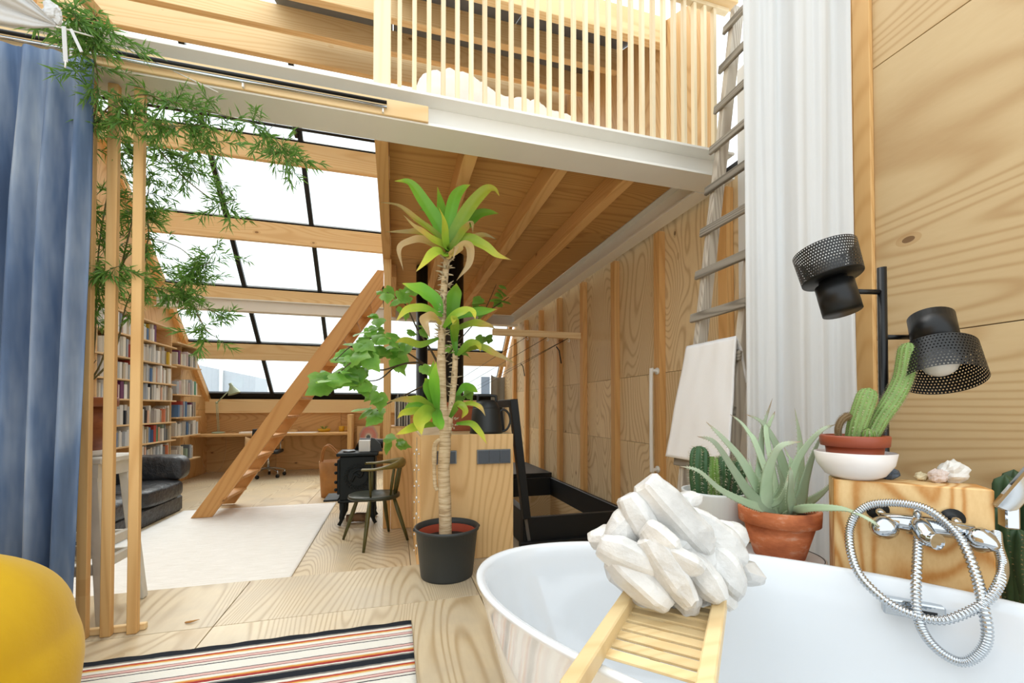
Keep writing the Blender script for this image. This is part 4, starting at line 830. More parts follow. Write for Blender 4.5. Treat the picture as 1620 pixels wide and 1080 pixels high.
def crystal_mesh(L_, r, k):
    q = random.Random(k); bm = bmesh.new(); j = [q.uniform(.82, 1.15) for _ in range(6)]; tilt = V(q.uniform(-.5, .5), q.uniform(-.5, .5), 0); R6 = []
    for f, kr in ((-.25, .7), (.1, 1), (.62, .95), (.95, .5)):
        ring = []
        for i in range(6):
            a = i * math.pi / 3 + .2; x, y = r * kr * j[i] * math.cos(a), r * kr * j[i] * math.sin(a) * .7; ring.append(bm.verts.new((x, y, f * L_ + (tilt.x * x + tilt.y * y) * (1 if f > .5 else 0))))
        R6.append(ring)
    bm.faces.new(reversed(R6[0])); bm.faces.new(R6[-1])
    for A, B in zip(R6, R6[1:]):
        for i in range(6): bm.faces.new((A[i], A[(i + 1) % 6], B[(i + 1) % 6], B[i]))
    bmesh.ops.bevel(bm, geom=bm.edges[:], offset=r * .12, segments=1, affect='EDGES', clamp_overlap=True); bm.verts.index_update()
    mb = MB(); bmesh.ops.triangulate(bm, faces=bm.faces[:]); bmesh.ops.subdivide_edges(bm, edges=bm.edges[:], cuts=2, use_grid_fill=True); bm.verts.index_update()
    sd = V(k * .37, k * .11, 0); mb.add([v.co * (1 + .10 * noise.noise(v.co / r * .9 + sd) + .05 * noise.noise(v.co / r * 2.6 + sd)) for v in bm.verts], [[v.index for v in f.verts] for f in bm.faces], None, False); bm.free(); return mb
def blob(mb, c, rx_, ry_, rz_, seed, amp=.25, n=28, m_=16):
    def fn(u, v):
        a = 2 * math.pi * u; b = math.pi * (v - .5); d = V(math.cos(a) * math.cos(b), math.sin(a) * math.cos(b), math.sin(b)); k = 1 + amp * noise.noise(d * 1.8 + V(seed, 0, 0)) + amp * .5 * noise.noise(d * 4.5 + V(0, seed, 0))
        return c + V(d.x * rx_, d.y * ry_, d.z * rz_) * k
    return mb.grid(fn, n, m_, True, smooth=False)
blob(MB(), qc + V(.005, .03, -.01), .175, .13, .135, 2, .18).build('matrix', M_quartz, qz)
def Qz(x, y, dd=0): return PD(x, y, 1.10 + dd)
for (x0, y0, x1, y1, r, dd) in ((1040, 785, 1130, 885, 33, -.06), (1095, 830, 1185, 895, 34, -.03), (1005, 830, 955, 870, 34, -.03), (1000, 800, 1040, 870, 30, -.05), (1035, 870, 1098, 962, 25, -.13), (1090, 890, 1145, 955, 27, -.10), (1130, 880, 1180, 940, 36, -.05), (965, 870, 1045, 905, 24, -.10), (985, 895, 1060, 962, 27, -.10), (1060, 880, 1110, 905, 26, -.14), (1075, 800, 1100, 780, 24, .0), (1050, 830, 1035, 780, 24, -.01), (1000, 860, 985, 810, 30, -.02), (1140, 850, 1172, 835, 30, .02), (1115, 905, 1165, 965, 20, -.04), (1085, 925, 1095, 975, 20, -.09), (1030, 840, 1075, 880, 26, -.12), (960, 850, 950, 838, 26, .0), (1170, 900, 1190, 925, 30, .0)):
    a_, b_ = Qz(x0, y0, dd + .02), Qz(x1, y1, dd - .01); Lc = (b_ - a_).length; rr = r * 1.28 / 673
    mb = crystal_mesh(Lc, rr, int(x1)); Mx = Matrix.Translation(a_) @ align(b_ - a_).to_4x4(); mb.v = [Mx @ p for p in mb.v]; mb.build('crystal', M_quartz, qz)
# ---- bench behind the tub
AL = PD(1232, 850, 1.62); CT = PD(1131, 815, 1.84); BZ = .68
bh = thing('plant_bench', 'low pale wooden bench behind the tub holding the aloe and cactus', 'bench', SW(.12, 1.98, PZ))
bc0 = (AL + CT) / 2; ang = math.atan2(CT.y - AL.y, CT.x - AL.x)
bc0 = bc0 + V(math.cos(ang), math.sin(ang), 0) * .05
MB().box((bc0.x, bc0.y, BZ - .015), (.5, .26, .03), rotz(ang), .003).build('top', M_pineY, bh)
for a_ in (-.22, .22):
    for b_ in (-.1, .1): p_ = V(bc0.x, bc0.y, 0) + rotz(ang) @ V(a_, b_, 0); MB().bb(p_.x - .018, p_.x + .018, p_.y - .018, p_.y + .018, PZ + .001, BZ - .031).build('leg', M_pineZ, bh)
# ---- aloe
al = thing('aloe_vera', 'spiky grey green aloe in a weathered terracotta pot behind the tub', 'plant', (AL.x, AL.y, BZ + .012)); wa = 1.62 / 673.1
def potlathe(mb, c, r0, r1, h, rim, rh, n=40):
    return mb.lathe([(.001, 0), (r0, 0), (r1 - .006, h - rh), (r1 - .006, h - rh), (rim, h - rh + .003), (rim + .003, h - .004), (rim, h), (rim - .012, h), (rim - .016, h - .03), (r0 - .006, .02), (.001, .02)], n, c)
z0 = BZ + .014; zt = PD(1232, 802, 1.62).z - z0
m, nt, bs = newmat('weathered_terracotta'); v = coords(nt, (1, 1, 2.5)); n = noise_(nt, v, 9, 5, .65); L(nt, ramp(nt, n, (.35, '#a85c38'), (.55, '#c77448'), (.75, '#d9b39a')), bs.inputs['Base Color']); bs.inputs['Roughness'].default_value = .85; bump(nt, bs, n, .15, .01); M_wterra = m
potlathe(MB(), V(AL.x, AL.y, z0), 35 * wa, 52 * wa, zt, 56 * wa, .058).build('pot', M_wterra, al)
MB().lathe([(.001, 0), (48 * wa, 0), (.001, .008)], 30, (AL.x, AL.y, z0 + zt - .03)).build('soil', M_soil, al)
sa = thing('saucer', 'white enamel saucer with a dark ring under the aloe pot', 'saucer', (AL.x, AL.y, BZ + .001)); MB().lathe([(.001, 0), (50 * wa, 0), (62 * wa, .012), (60 * wa, .0135), (49 * wa, .004), (.001, .003)], 40, (AL.x, AL.y, BZ + .001)).build('dish', M_cer, sa); MB().lathe([(58.6 * wa, .0125), (59.2 * wa, .0142), (60 * wa, .0138), (58.6 * wa, .0125)], 40, (AL.x, AL.y, BZ + .0012)).build('rim_line', M_black, sa)
M_aloe = leafmat('aloe_leaf', (0, '#c3d3b4'), (.4, '#a4bb98'), (.85, '#b0bda2'), (.97, '#a58a72'), (1, '#8a6a58'), trans=.1, rough=.5)
aprof = lambda v: (1 - v) ** .85 * .95 + .05 * (1 - v)
AV = [(30, [(1212, 800), (1196, 770), (1170, 725), (1140, 690), (1117, 667)], -.12), (30, [(1210, 803), (1185, 782), (1160, 745), (1130, 700), (1103, 690)], -.2), (20, [(1205, 803), (1180, 795), (1140, 775), (1105, 745), (1075, 737)], -.25), (26, [(1202, 780), (1202, 730), (1206, 680), (1222, 630)], .06), (34, [(1212, 800), (1210, 765), (1218, 730), (1235, 705), (1268, 698)], -.18), (28, [(1245, 795), (1238, 740), (1225, 700), (1205, 668), (1180, 655)], .05), (14, [(1196, 705), (1185, 685), (1172, 668), (1155, 655)], .1), (26, [(1262, 780), (1265, 730), (1264, 690), (1257, 645)], .06), (28, [(1262, 795), (1272, 760), (1285, 720), (1302, 682)], -.04), (22, [(1240, 798), (1255, 740), (1275, 705), (1300, 680), (1322, 671)], -.15), (30, [(1250, 808), (1248, 780), (1250, 755), (1250, 738)], -.2), (24, [(1265, 800), (1285, 790), (1305, 775), (1318, 760)], .05), (18, [(1258, 806), (1290, 803), (1335, 806), (1375, 822), (1402, 842)], -.34), (18, [(1222, 800), (1236, 770), (1232, 745), (1218, 715)], .0), (20, [(1215, 800), (1232, 790), (1243, 770), (1247, 750)], -.1), (12, [(1212, 690), (1216, 672), (1222, 660), (1226, 650)], .1), (10, [(1192, 760), (1188, 740), (1184, 724)], .05), (10, [(1250, 735), (1246, 720), (1240, 706)], .1)]
M_tooth = plain('aloe_tooth', '#cdd3b4', .6)
def fleshy(parent, pts, wd, mat, teeth=True):
    q = bez(pts, 7); n = len(q) - 1
    def fn(u, v):
        i = min(int(round(v * n)), n); t_ = (q[min(i + 1, n)] - q[max(i - 1, 0)]).normalized(); side = t_.cross(V(-.3, -1, .3)).normalized(); nn = side.cross(t_); a = 2 * math.pi * u; w_ = wd * aprof(v) / 2 + .0004
        return q[i] + side * math.cos(a) * w_ + nn * (math.sin(a) * w_ * .35 + abs(math.cos(a)) * w_ * .35)
    mb = MB().grid(fn, 10, n, True, uv=True); o = mb.build('leaf', mat, parent)
    if teeth:
        tb_ = MB()
        for i in range(2, n - 2):
            t_ = (q[i + 1] - q[i - 1]).normalized(); side = t_.cross(V(-.3, -1, .3)).normalized(); w_ = wd * aprof(i / n) / 2
            for s_ in (-1, 1): tb_.tube([q[i] + side * s_ * w_ * .95, q[i] + side * s_ * (w_ + .0035) + t_ * .002], [.0016, .0003], 4)
        tb_.build('leaf_teeth', M_tooth, o, kind='stuff')
for wd, pts, o in AV: fleshy(al, [PD(1235, 812, 1.62)] + [PD(x, y, 1.62 + o * min(1, (i + 1) * 1.25 / len(pts))) for i, (x, y) in enumerate(pts)], wd * .88 * wa, M_aloe)
# ---- columnar cactus in ribbed white pot
cc = thing('cactus_white_pot', 'clump of dark green cactus columns in a ribbed white pot', 'plant', (CT.x, CT.y, BZ + .001)); wc = 1.84 / 673.1
zt = PD(1131, 775, 1.84).z - BZ
MB().lathe([(.001, 0), (36 * wc, 0), (40 * wc, .02), (49 * wc, zt - .01), (49.5 * wc, zt), (46 * wc, zt), (45 * wc, zt - .03), (.001, zt - .03)], 120, (CT.x, CT.y, BZ + .001), mod=lambda r, z, a: r * (1 + (.012 * math.cos(a * 40) if .01 < z < zt - .012 else 0))).build('pot', plain('pale_blue_ceramic', '#dfe4e4', .35, var=.02), cc)
MB().lathe([(.001, 0), (44 * wc, 0), (.001, .004)], 24, (CT.x, CT.y, BZ + zt - .028)).build('soil', M_soil, cc)
M_cact = plain('cactus_dark_green', '#3f6a3e', .55, var=.25, vs=20); M_cactl = plain('cactus_light_green', '#7fa84a', .5, var=.2, vs=20); M_spine = plain('cactus_spine', '#e6dfc4', .6); M_spb = plain('cactus_spine_brown', '#a58a5c', .6)
def cactus(parent, path, r, mat, ribs=11, rd=.14, spn=.012, smat=None, name='column', step=.016):
    q = bez(path, 8); n = len(q); Ls = [0]
    for i in range(1, n): Ls.append(Ls[-1] + (q[i] - q[i - 1]).length)
    T = Ls[-1]; na = ribs * 6; fr = []; t0 = (q[1] - q[0]).normalized(); a = t0.orthogonal().normalized(); prev = t0
    for i in range(n):
        t_ = (q[min(i + 1, n - 1)] - q[max(i - 1, 0)]).normalized(); a = prev.rotation_difference(t_) @ a; prev = t_; fr.append((q[i], t_, a.copy(), t_.cross(a)))
    def rad(s): e = T - s; return r * (math.sqrt(max(0, 1 - ((r * 1.2 - e) / (r * 1.2)) ** 2)) if e < r * 1.2 else 1) * (.86 + .14 * min(1, s / (T * .4)))
    def pt(i, an, k=1): p, t_, a_, b_ = fr[i]; R0 = rad(Ls[i]) * (1 - rd / 2 + rd / 2 * math.cos(an * ribs)) * k; return p + (a_ * math.cos(an) + b_ * math.sin(an)) * R0
    mb = MB().grid(lambda u, v: pt(min(int(round(v * (n - 1))), n - 1), 2 * math.pi * u), na, n - 1, True); o = mb.build(name, mat, parent)
    sp = MB(); s_ = step
    i = 1
    for i in range(1, n):
        for k in range(ribs):
            an = 2 * math.pi * k / ribs; p_ = pt(i, an); t_ = fr[i][1]; o_ = (p_ - fr[i][0]); o_ = o_.normalized() if o_.length > 1e-5 else t_
            for d in (-.6, .1, .7):
                sd = t_.cross(o_); e = (o_ + sd * d + t_ * qr.uniform(-.5, .6)).normalized(); c_ = p_ + e * spn; sp.add([p_ + sd * .0015, p_ - sd * .0015, c_], [(0, 1, 2)])
    sp.build('spines', smat or M_spine, o, kind='stuff'); return o
def Cq(x, y, d=0): return PD(x, y, 1.84 + d)
for pts, r, mt in (([(1108, 790), (1106, 760), (1106, 735), (1107, 705)], 15, M_cact), ([(1130, 792), (1128, 765), (1127, 745), (1127, 722)], 12, M_cactl), ([(1140, 785), (1143, 760), (1144, 740), (1142, 722)], 14, M_cact), ([(1160, 790), (1163, 770), (1166, 750), (1168, 728)], 13, M_cact), ([(1118, 790), (1118, 770), (1119, 752)], 10, M_cactl)):
    cactus(cc, [Cq(x, y, .03 if i_ == 3 else 0) for i_, (x, y) in enumerate(pts)], r * wc, mt, 9, .2, .016)
# ---- wooden block with bath mixer
FL, FR = V(1.42, 1.085, 0), V(1.686, .818, 0); bd = .115; nW = V(S2, S2, 0); uX = V(S2, -S2, 0); BT = 1.012
bk = MB(); mid = (FL + FR) / 2 + nW * bd / 2
bk.box((mid.x, mid.y, (PZ + BT) / 2 + .0005), ((FR - FL).length, bd, BT - PZ), Rv, .004).build('timber_block', M_block, None, label='tall layered plywood block behind the tub carrying the mixer tap', cat='wood block')
fx = thing('bath_mixer', 'chrome two-handle bath mixer on the front of the wooden block', 'tap', PW(1470, 850, 1.76)); wf = 1.771
A_, B_ = PW(1392, 821, wf - .055), PW(1540, 842, wf - .055)
MB().tube([A_, A_.lerp(B_, .25), A_.lerp(B_, .5), A_.lerp(B_, .75), B_], [.021, .026, .03, .026, .021], 16).build('body', M_chrome, fx)
for p_, px, py in ((A_.lerp(B_, .1), 1388, 806), (A_.lerp(B_, .88), 1506, 820)):
    h_ = PW(px, py, wf - .002); MB().lathe([(.001, 0), (.026, 0), (.03, .003), (.001, .004)], 20, h_, align(-nW)).build('hole_ring', M_black, fx); MB().tube([h_, h_ - nW * .03, p_], .011, 12).build('union', M_chrome, fx)
for (px, py, dx) in ((1400, 833, -1), (1546, 852, 1)):
    c_ = PW(px, py, wf - .075); MB().lathe([(.001, -.016), (.026, -.016), (.036, .002), (.033, .02), (.012, .046), (.001, .05)], 20, c_, align(uX * dx * .55 - nW * .8 - V(0, 0, .15))).build('handle', M_chrome, fx)
s0 = A_.lerp(B_, .42); MB().tube(bez([s0, s0 - nW * .03 + V(0, 0, -.002), PW(1470, 852, wf - .12), PW(1484, 857, wf - .14)], 5), [.026] * 6 + [.025] * 5 + [.023] * 5, 14).build('spout', M_chrome, fx)
MB().tube([A_.lerp(B_, .36), A_.lerp(B_, .36) - V(0, 0, .03)], .013, 14).build('hose_outlet', M_chrome, fx)
dvv = A_.lerp(B_, .42); MB().tube([dvv + V(0, 0, .016), dvv + V(0, 0, .05)], [.012, .008], 12).build('diverter', M_chrome, fx)
hp_ = [(1453, 846, -0.093), (1451, 885, -0.142), (1449, 936, -0.207), (1453, 977, -0.225), (1466, 1008, -0.225), (1492, 1034, -0.225), (1523, 1047, -0.225), (1549, 1034, -0.225), (1562, 1006, -0.225), (1555, 956, -0.225), (1544, 910, -0.174), (1523, 858, -0.108), (1497, 827, -0.085), (1466, 805, -0.085), (1435, 797, -0.085), (1404, 795, -0.085), (1375, 799, -0.085), (1354, 814, -0.085), (1344, 840, -0.085), (1347, 876, -0.131), (1362, 912, -0.177), (1396, 946, -0.220), (1435, 969, -0.225), (1487, 981, -0.225), (1533, 967, -0.225), (1565, 946, -0.220), (1583, 917, -0.183), (1586, 891, -.1), (1578, 862, -.06), (1576, 842, -.02)]
hq = bez([PW(x, y, wf + o) for x, y, o in hp_], 44); MB().tube(hq, [.0124 if i % 6 < 3 else .0096 for i in range(len(hq))], 10).build('hose', M_chrome, fx, label='ribbed chrome shower hose')
hs_ = thing('hand_shower', 'chrome flat hand shower standing in its holder right of the block', 'shower head', PW(1580, 830, wf + .02))
MB().box(PW(1596, 815, wf + .015), (.03, .05, .07), Rv, .004).build('holder', M_chrome, hs_)
a_, b_ = PW(1586, 806, wf - .0), PW(1660, 722, wf - .03); MB().bar(a_, b_, .05, .022, (S2, S2, .4), .006).build('head', M_chrome, hs_)
# ---- things on the block
bwc = V(1.508, 1.082, BT + .0015); wbl = 1.45 / 673.1
bw = thing('white_bowl', 'pale pinkish white ceramic bowl on the left of the wooden block', 'bowl', bwc)
MB().lathe([(.001, 0), (26 * wbl, 0), (38 * wbl, .014), (49 * wbl, .05), (52.5 * wbl, .088), (51 * wbl, .09), (47 * wbl, .05), (36 * wbl, .018), (.001, .01)], 48, bwc).build('bowl', M_cer, bw)
bp = thing('torch_cactus', 'pale green torch cactus in a brown plastic pot standing in the bowl', 'plant', bwc + V(0, 0, .03)); zp = bwc.z + .032
potlathe(MB(), V(bwc.x, bwc.y, zp), 33 * wbl, 40 * wbl, PD(1353, 688, 1.45).z - zp, 43.5 * wbl, .038).build('pot', M_brownp, bp)
MB().lathe([(.001, 0), (38 * wbl, 0), (.001, .006)], 24, (bwc.x, bwc.y, PD(1353, 691, 1.45).z - .012)).build('soil', M_soil, bp)
def Bq(x, y, d=0): return PD(x, y, 1.45 + d)
M_torch = plain('torch_cactus_green', '#8fb263', .55, var=.2, vs=25)
cactus(bp, [Bq(1351, 694), Bq(1356, 672), Bq(1364, 648), Bq(1376, 613)], 14 * wbl, M_torch, 14, .1, .008)
cactus(bp, [Bq(1376, 692), Bq(1392, 662), Bq(1412, 632), Bq(1428, 600), Bq(1434, 570), Bq(1438, 541)], 13 * wbl, M_torch, 14, .1, .009)
cactus(bp, [Bq(1373, 696, -.03), Bq(1373, 688, -.03), Bq(1373, 677, -.03)], 10 * wbl, M_cactl, 12, .1, .006)
cactus(bp, [Bq(1327, 694), Bq(1326, 678), Bq(1332, 664), Bq(1346, 655)], 5 * wbl, plain('dried_stem', '#8a7350', .8, var=.3), 8, .1, .006, M_spb)
def stone(name, label, cat, px, py, r, d, mat, seed, sx=1, sz_=.7):
    c = PD(px, py, d); zz = BT + .001 + r * sz_ * .86; o = blob(MB(), V(c.x, c.y, zz), r * sx, r * .8, r * sz_, seed, .3, 20, 12).build(name, mat, None, label=label, cat=cat); return o
stone('blue_stone', 'dark blue grey banded pebble beside the bowl', 'stone', 1407, 757, .03, 1.43, plain('banded_blue_stone', '#5a6878', .4, var=.35, vs=40), 1)
stone('pale_crystal', 'tiny cream crystal chip in the middle of the block', 'stone', 1458, 758, .02, 1.40, plain('cream_crystal', '#e6d9b4', .4), 4)
stone('rose_crystal', 'small rose tinted crystal leaning on the white geode', 'stone', 1484, 762, .03, 1.365, plain('rose_crystal', '#dccbc2', .35), 6, 1, .75)
stone('white_geode', 'rough white hollow geode at the right of the block', 'geode', 1508, 757, .043, 1.37, plain('white_geode', '#ecebe6', .6, bmp=.6, bsc=40), 8, 1, .85)
# ---- euphorbia at the right edge
eu = thing('ridged_euphorbia', 'dark green ridged euphorbia in a pot at the right edge', 'plant', PD(1612, 1000, 1.5)); eb = PD(1612, 1000, 1.5)
potlathe(MB(), V(eb.x, eb.y, PZ + .001), .09, .12, .26, .125, .05).build('pot', M_terra2, eu)
M_euph = plain('euphorbia_green', '#3e5f3a', .55, var=.3, vs=16)
for (x0, x1, y1, d) in ((1606, 1590, 750, .0), (1612, 1604, 742, .05), (1618, 1622, 755, -.02), (1604, 1584, 800, -.03), (1616, 1610, 835, -.06)):
    b_ = V(eb.x, eb.y, PZ + .25); t_ = PD(x1, y1, 1.5 + d); cactus(eu, [b_, b_.lerp(t_, .4) + V(.01, 0, 0), b_.lerp(t_, .75) - V(.01, 0, 0), t_], .034, M_euph, 4, .5, .008, M_spb)
# ---- floor lamp
lc = V(1.733, 1.137, 0); fl = thing('floor_lamp', 'black floor lamp with two perforated spot heads', 'lamp', (lc.x, lc.y, PZ)); ld = 1.56; wl_ = ld / 673.1
MB().lathe([(.001, 0), (.13, 0), (.13, .018), (.12, .024), (.001, .026)], 36, (lc.x, lc.y, PZ + .001)).build('base', M_blackm, fl)
ptop = PD(1395, 422, ld).z; MB().tube([(lc.x, lc.y, PZ + .02), (lc.x, lc.y, ptop)], 6.2 * wl_, 18).build('pole', M_blackm, fl)
m, nt, bs = newmat('perforated_black_metal'); uv = N(nt, 'ShaderNodeUVMap'); mp = N(nt, 'ShaderNodeMapping'); mp.inputs['Scale'].default_value = (72, 11, 1); L(nt, uv.outputs[0], mp.inputs[0]); sp = N(nt, 'ShaderNodeSeparateXYZ'); L(nt, mp.outputs[0], sp.inputs[0])
ro_ = math_(nt, 'FLOOR', sp.outputs[1]); xo_ = math_(nt, 'ADD', sp.outputs[0], math_(nt, 'MULTIPLY', ro_, .5)); fx_ = math_(nt, 'SUBTRACT', math_(nt, 'FRACT', xo_), .5); fy_ = math_(nt, 'SUBTRACT', math_(nt, 'FRACT', sp.outputs[1]), .5)
dd_ = math_(nt, 'SQRT', math_(nt, 'ADD', math_(nt, 'MULTIPLY', fx_, fx_), math_(nt, 'MULTIPLY', fy_, fy_))); ho = math_(nt, 'LESS_THAN', dd_, .23); trn = N(nt, 'ShaderNodeBsdfTransparent'); ms = N(nt, 'ShaderNodeMixShader'); L(nt, ho, ms.inputs[0]); L(nt, bs.outputs[0], ms.inputs[1]); L(nt, trn.outputs[0], ms.inputs[2]); L(nt, ms.outputs[0], nt.nodes['Material Output'].inputs[0]); bs.inputs['Base Color'].default_value = lin('#131415'); bs.inputs['Roughness'].default_value = .4; M_perf = m
M_bulb = plain('opal_bulb', '#d8d8d4', .3, var=.01)
def head(tail, mouth, jx, jy, rs, rn, Ln, Ls):
    d = (mouth - tail).normalized(); R = align(d); a_ = tail
    h = MB().lathe([(.001, 0), (rn, 0), (rn, Ln), (rn * .72, Ln + .004), (rn * .72, Ln + .02), (.001, Ln + .02)], 32, a_, R).build('spot_head', M_blackm, fl)
    MB().lathe([(rn * .6, Ln + .018), (rs * .98, Ln + .022), (rs, Ln + .026), (rs * .98, Ln + .026), (rn * .6, Ln + .021), (rn * .6, Ln + .018)], 40, a_, R).build('shade_collar', M_blackm, h)
    Mx = Matrix.Translation(a_) @ R.to_4x4(); MB().grid(lambda u, v: Mx @ V(rs * (1 + .06 * v) * math.cos(2 * math.pi * u), rs * (1 + .06 * v) * math.sin(2 * math.pi * u), Ln + .024 + Ls * v), 72, 8, uv=True).build('lamp_shade', M_perf, h)
    MB().ball(a_ + d * (Ln + Ls * .62), rs * .5, 20, 12).build('bulb', M_bulb, h)
    j = PD(jx, jy, ld); MB().tube([V(lc.x, lc.y, j.z), j], 4 * wl_, 10).build('arm', M_blackm, fl); MB().tube([j, a_ + d * Ln * .45], 2.6 * wl_, 8).build('joint', M_blackm, fl)
head(PD(1333, 494, 1.53), PD(1308, 412, 1.58), 1350, 461, 41 * wl_, 26 * wl_, 48 * wl_, 50 * wl_)
head(PD(1472, 502, 1.50), PD(1493, 605, 1.40), 1446, 533, 43 * wl_, 27 * wl_, 46 * wl_, 52 * wl_)
# ---- white curtain
M_wcur = fabric('white_linen_curtain', '#e9eae9', '#dcdedf', trans=.2)
ca, cb = P(1178, 500, 'X', 1.70), P(1352, 500, 'X', 2.09)
def wcf(u, v):
    p_ = V(ca.x + (cb.x - ca.x) * u, ca.y + (cb.y - ca.y) * u, 3.98 - (3.98 - PZ - .02) * v); n_ = V(-(cb.y - ca.y), cb.x - ca.x, 0).normalized(); a = .016 * math.sin(u * 27 + .6 * math.sin(v * 3)) + .02 * math.sin(u * 11 + 1 + v) + .022 * noise.noise(V(u * 7, v * 1.5, 1)) + .006 * noise.noise(V(u * 26, v * 4, 5))
    return p_ - n_ * a + V(0, 0, 0)
MB().grid(wcf, 160, 24).build('white_curtain', M_wcur, None, label='floor length white linen curtain beside the old ladder', cat='curtain', solid=.002)
# ---- old wooden ladder with towel
ld_ = thing('old_ladder', 'weathered grey wooden ladder leaning on the wall beside the curtain', 'ladder', (1.62, 2.1, PZ)); YF, YN = 2.28, 1.93
def lx(z): a, b = P(1082, 770, 'Y', YF), P(1166, 20, 'Y', YF); return a.x + (b.x - a.x) * (z - a.z) / (b.z - a.z)
for Y in (YF, YN): MB().bar((lx(PZ + .03), Y, PZ + .012), (lx(3.9), Y, 3.9), .045, .075, (-1, 0, 0), .004).build('stile', M_greyZ, ld_)
for py in (-38, 30, 96, 163, 230, 297, 365, 434, 503, 575, 650, 728, 800):
    p_ = P(1120, py, 'Y', YF); z = p_.z
    if z < PZ + .2 or z > 3.85: continue
    MB().box((lx(z) - .05, (YF + YN) / 2, z), (.022, YF - YN + .10, .055), ry(.13), .004).build('rung', M_grey, ld_)
zr = P(1100, 556, 'Y', YF).z + .02
def towf(u, v):
    y = YN - .03 + (YF - YN + .06) * u; 
    if v < .1: return V(lx(zr) - .052 + .05 * (1 - v / .1) , y, zr + .012 - .25 * (1 - v / .1))
    t_ = (v - .1) / .9; z = zr + .012 - (zr - .93) * t_; return V(lx(z) - .075 - .015 * t_ + .006 * noise.noise(V(u * 5, t_ * 3, 0)), y + (u - .5) * .12 * t_, z)
MB().grid(towf, 30, 40).build('white_towel', fabric('white_terry', '#fbfbfb', '#f4f4f4', weave=160), None, label='white towel hung over a rung of the old ladder', cat='towel', solid=.01)
# ---- slatted screen on the left
scn = thing('slat_screen', 'three upright pine battens standing on a floor strip by the blue curtain', 'screen', (-1.3, 2.48, PZ))
for px in (139, 171, 207):
    b_ = P(px, 1004, 'Z', PZ); sheet(scn, b_.x - .021, b_.x + .021, 2.462, 2.492, PZ + .001, 2.815, M_pineZ, 'batten', .003)
MB().bb(-1.44, -1.16, 2.494, 2.52, PZ + .001, PZ + .032, .003).build('floor_strip', M_pineX, scn)
# ---- white stool with fern pot
M_st = M_worn; stl = thing('white_stool', 'tall chipped white painted stool behind the battens', 'stool', (-1.62, 2.75, PZ)); tcx, tcy, tz = -1.60, 2.76, 1.0
MB().bb(tcx - .2, tcx + .2, tcy - .16, tcy + .16, tz - .03, tz, .006).build('seat', M_st, stl); MB().bb(tcx - .18, tcx + .18, tcy - .15, tcy - .13, tz - .1, tz - .031).build('apron', M_st, stl); MB().bb(tcx + .16, tcx + .18, tcy - .129, tcy + .129, tz - .1, tz - .031).build('apron', M_st, stl)
for sx in (-1, 1):
    for sy in (-1, 1): MB().bar((tcx + sx * .22, tcy + sy * .165, PZ + .001), (tcx + sx * .15, tcy + sy * .12, tz - .03), .045, .045, (1, 0, 0), .004).build('leg', M_st, stl)
for z in (.42, .52):
    k = .22 - .07 * (z - PZ) / .83
    for sy in (-1, 1): MB().bb(tcx - k, tcx + k, tcy + sy * .145 - .012, tcy + sy * .145 + .012, z, z + .05, .003).build('rung', M_st, stl)
    MB().bb(tcx + k - .012, tcx + k + .012, tcy - .14, tcy + .14, z + .02, z + .07, .003).build('rung', M_st, stl)
fs_ = thing('plant_saucer', 'white saucer on the stool under the fern pot', 'saucer', (tcx, tcy, tz)); MB().lathe([(.001, 0), (.13, 0), (.15, .03), (.145, .032), (.125, .006), (.001, .006)], 32, (tcx, tcy, tz + .001)).build('dish', M_cer, fs_)
fn_ = thing('asparagus_fern', 'rambling feathery green asparagus fern in a brown clay pot on the stool', 'plant', (tcx, tcy, tz + .008)); pz = tz + .008
m, nt, bs = newmat('brown_glazed_clay'); v = coords(nt, (1, 1, 3)); n = noise_(nt, v, 5, 4, .6); L(nt, ramp(nt, n, (.35, '#7a4124'), (.6, '#9c5a34'), (.8, '#c9ad92')), bs.inputs['Base Color']); bs.inputs['Roughness'].default_value = .5
potlathe(MB(), V(tcx, tcy, pz), .1, .155, .30, .165, .05).build('pot', m, fn_); MB().lathe([(.001, 0), (.145, 0), (.001, .01)], 24, (tcx, tcy, pz + .27)).build('soil', M_soil, fn_)
M_fst = plain('fern_stem', '#7d7448', .7, var=.2); fr_ = random.Random(11)
def Fq(x, y, Y): return P(x, y, 'Y', Y)
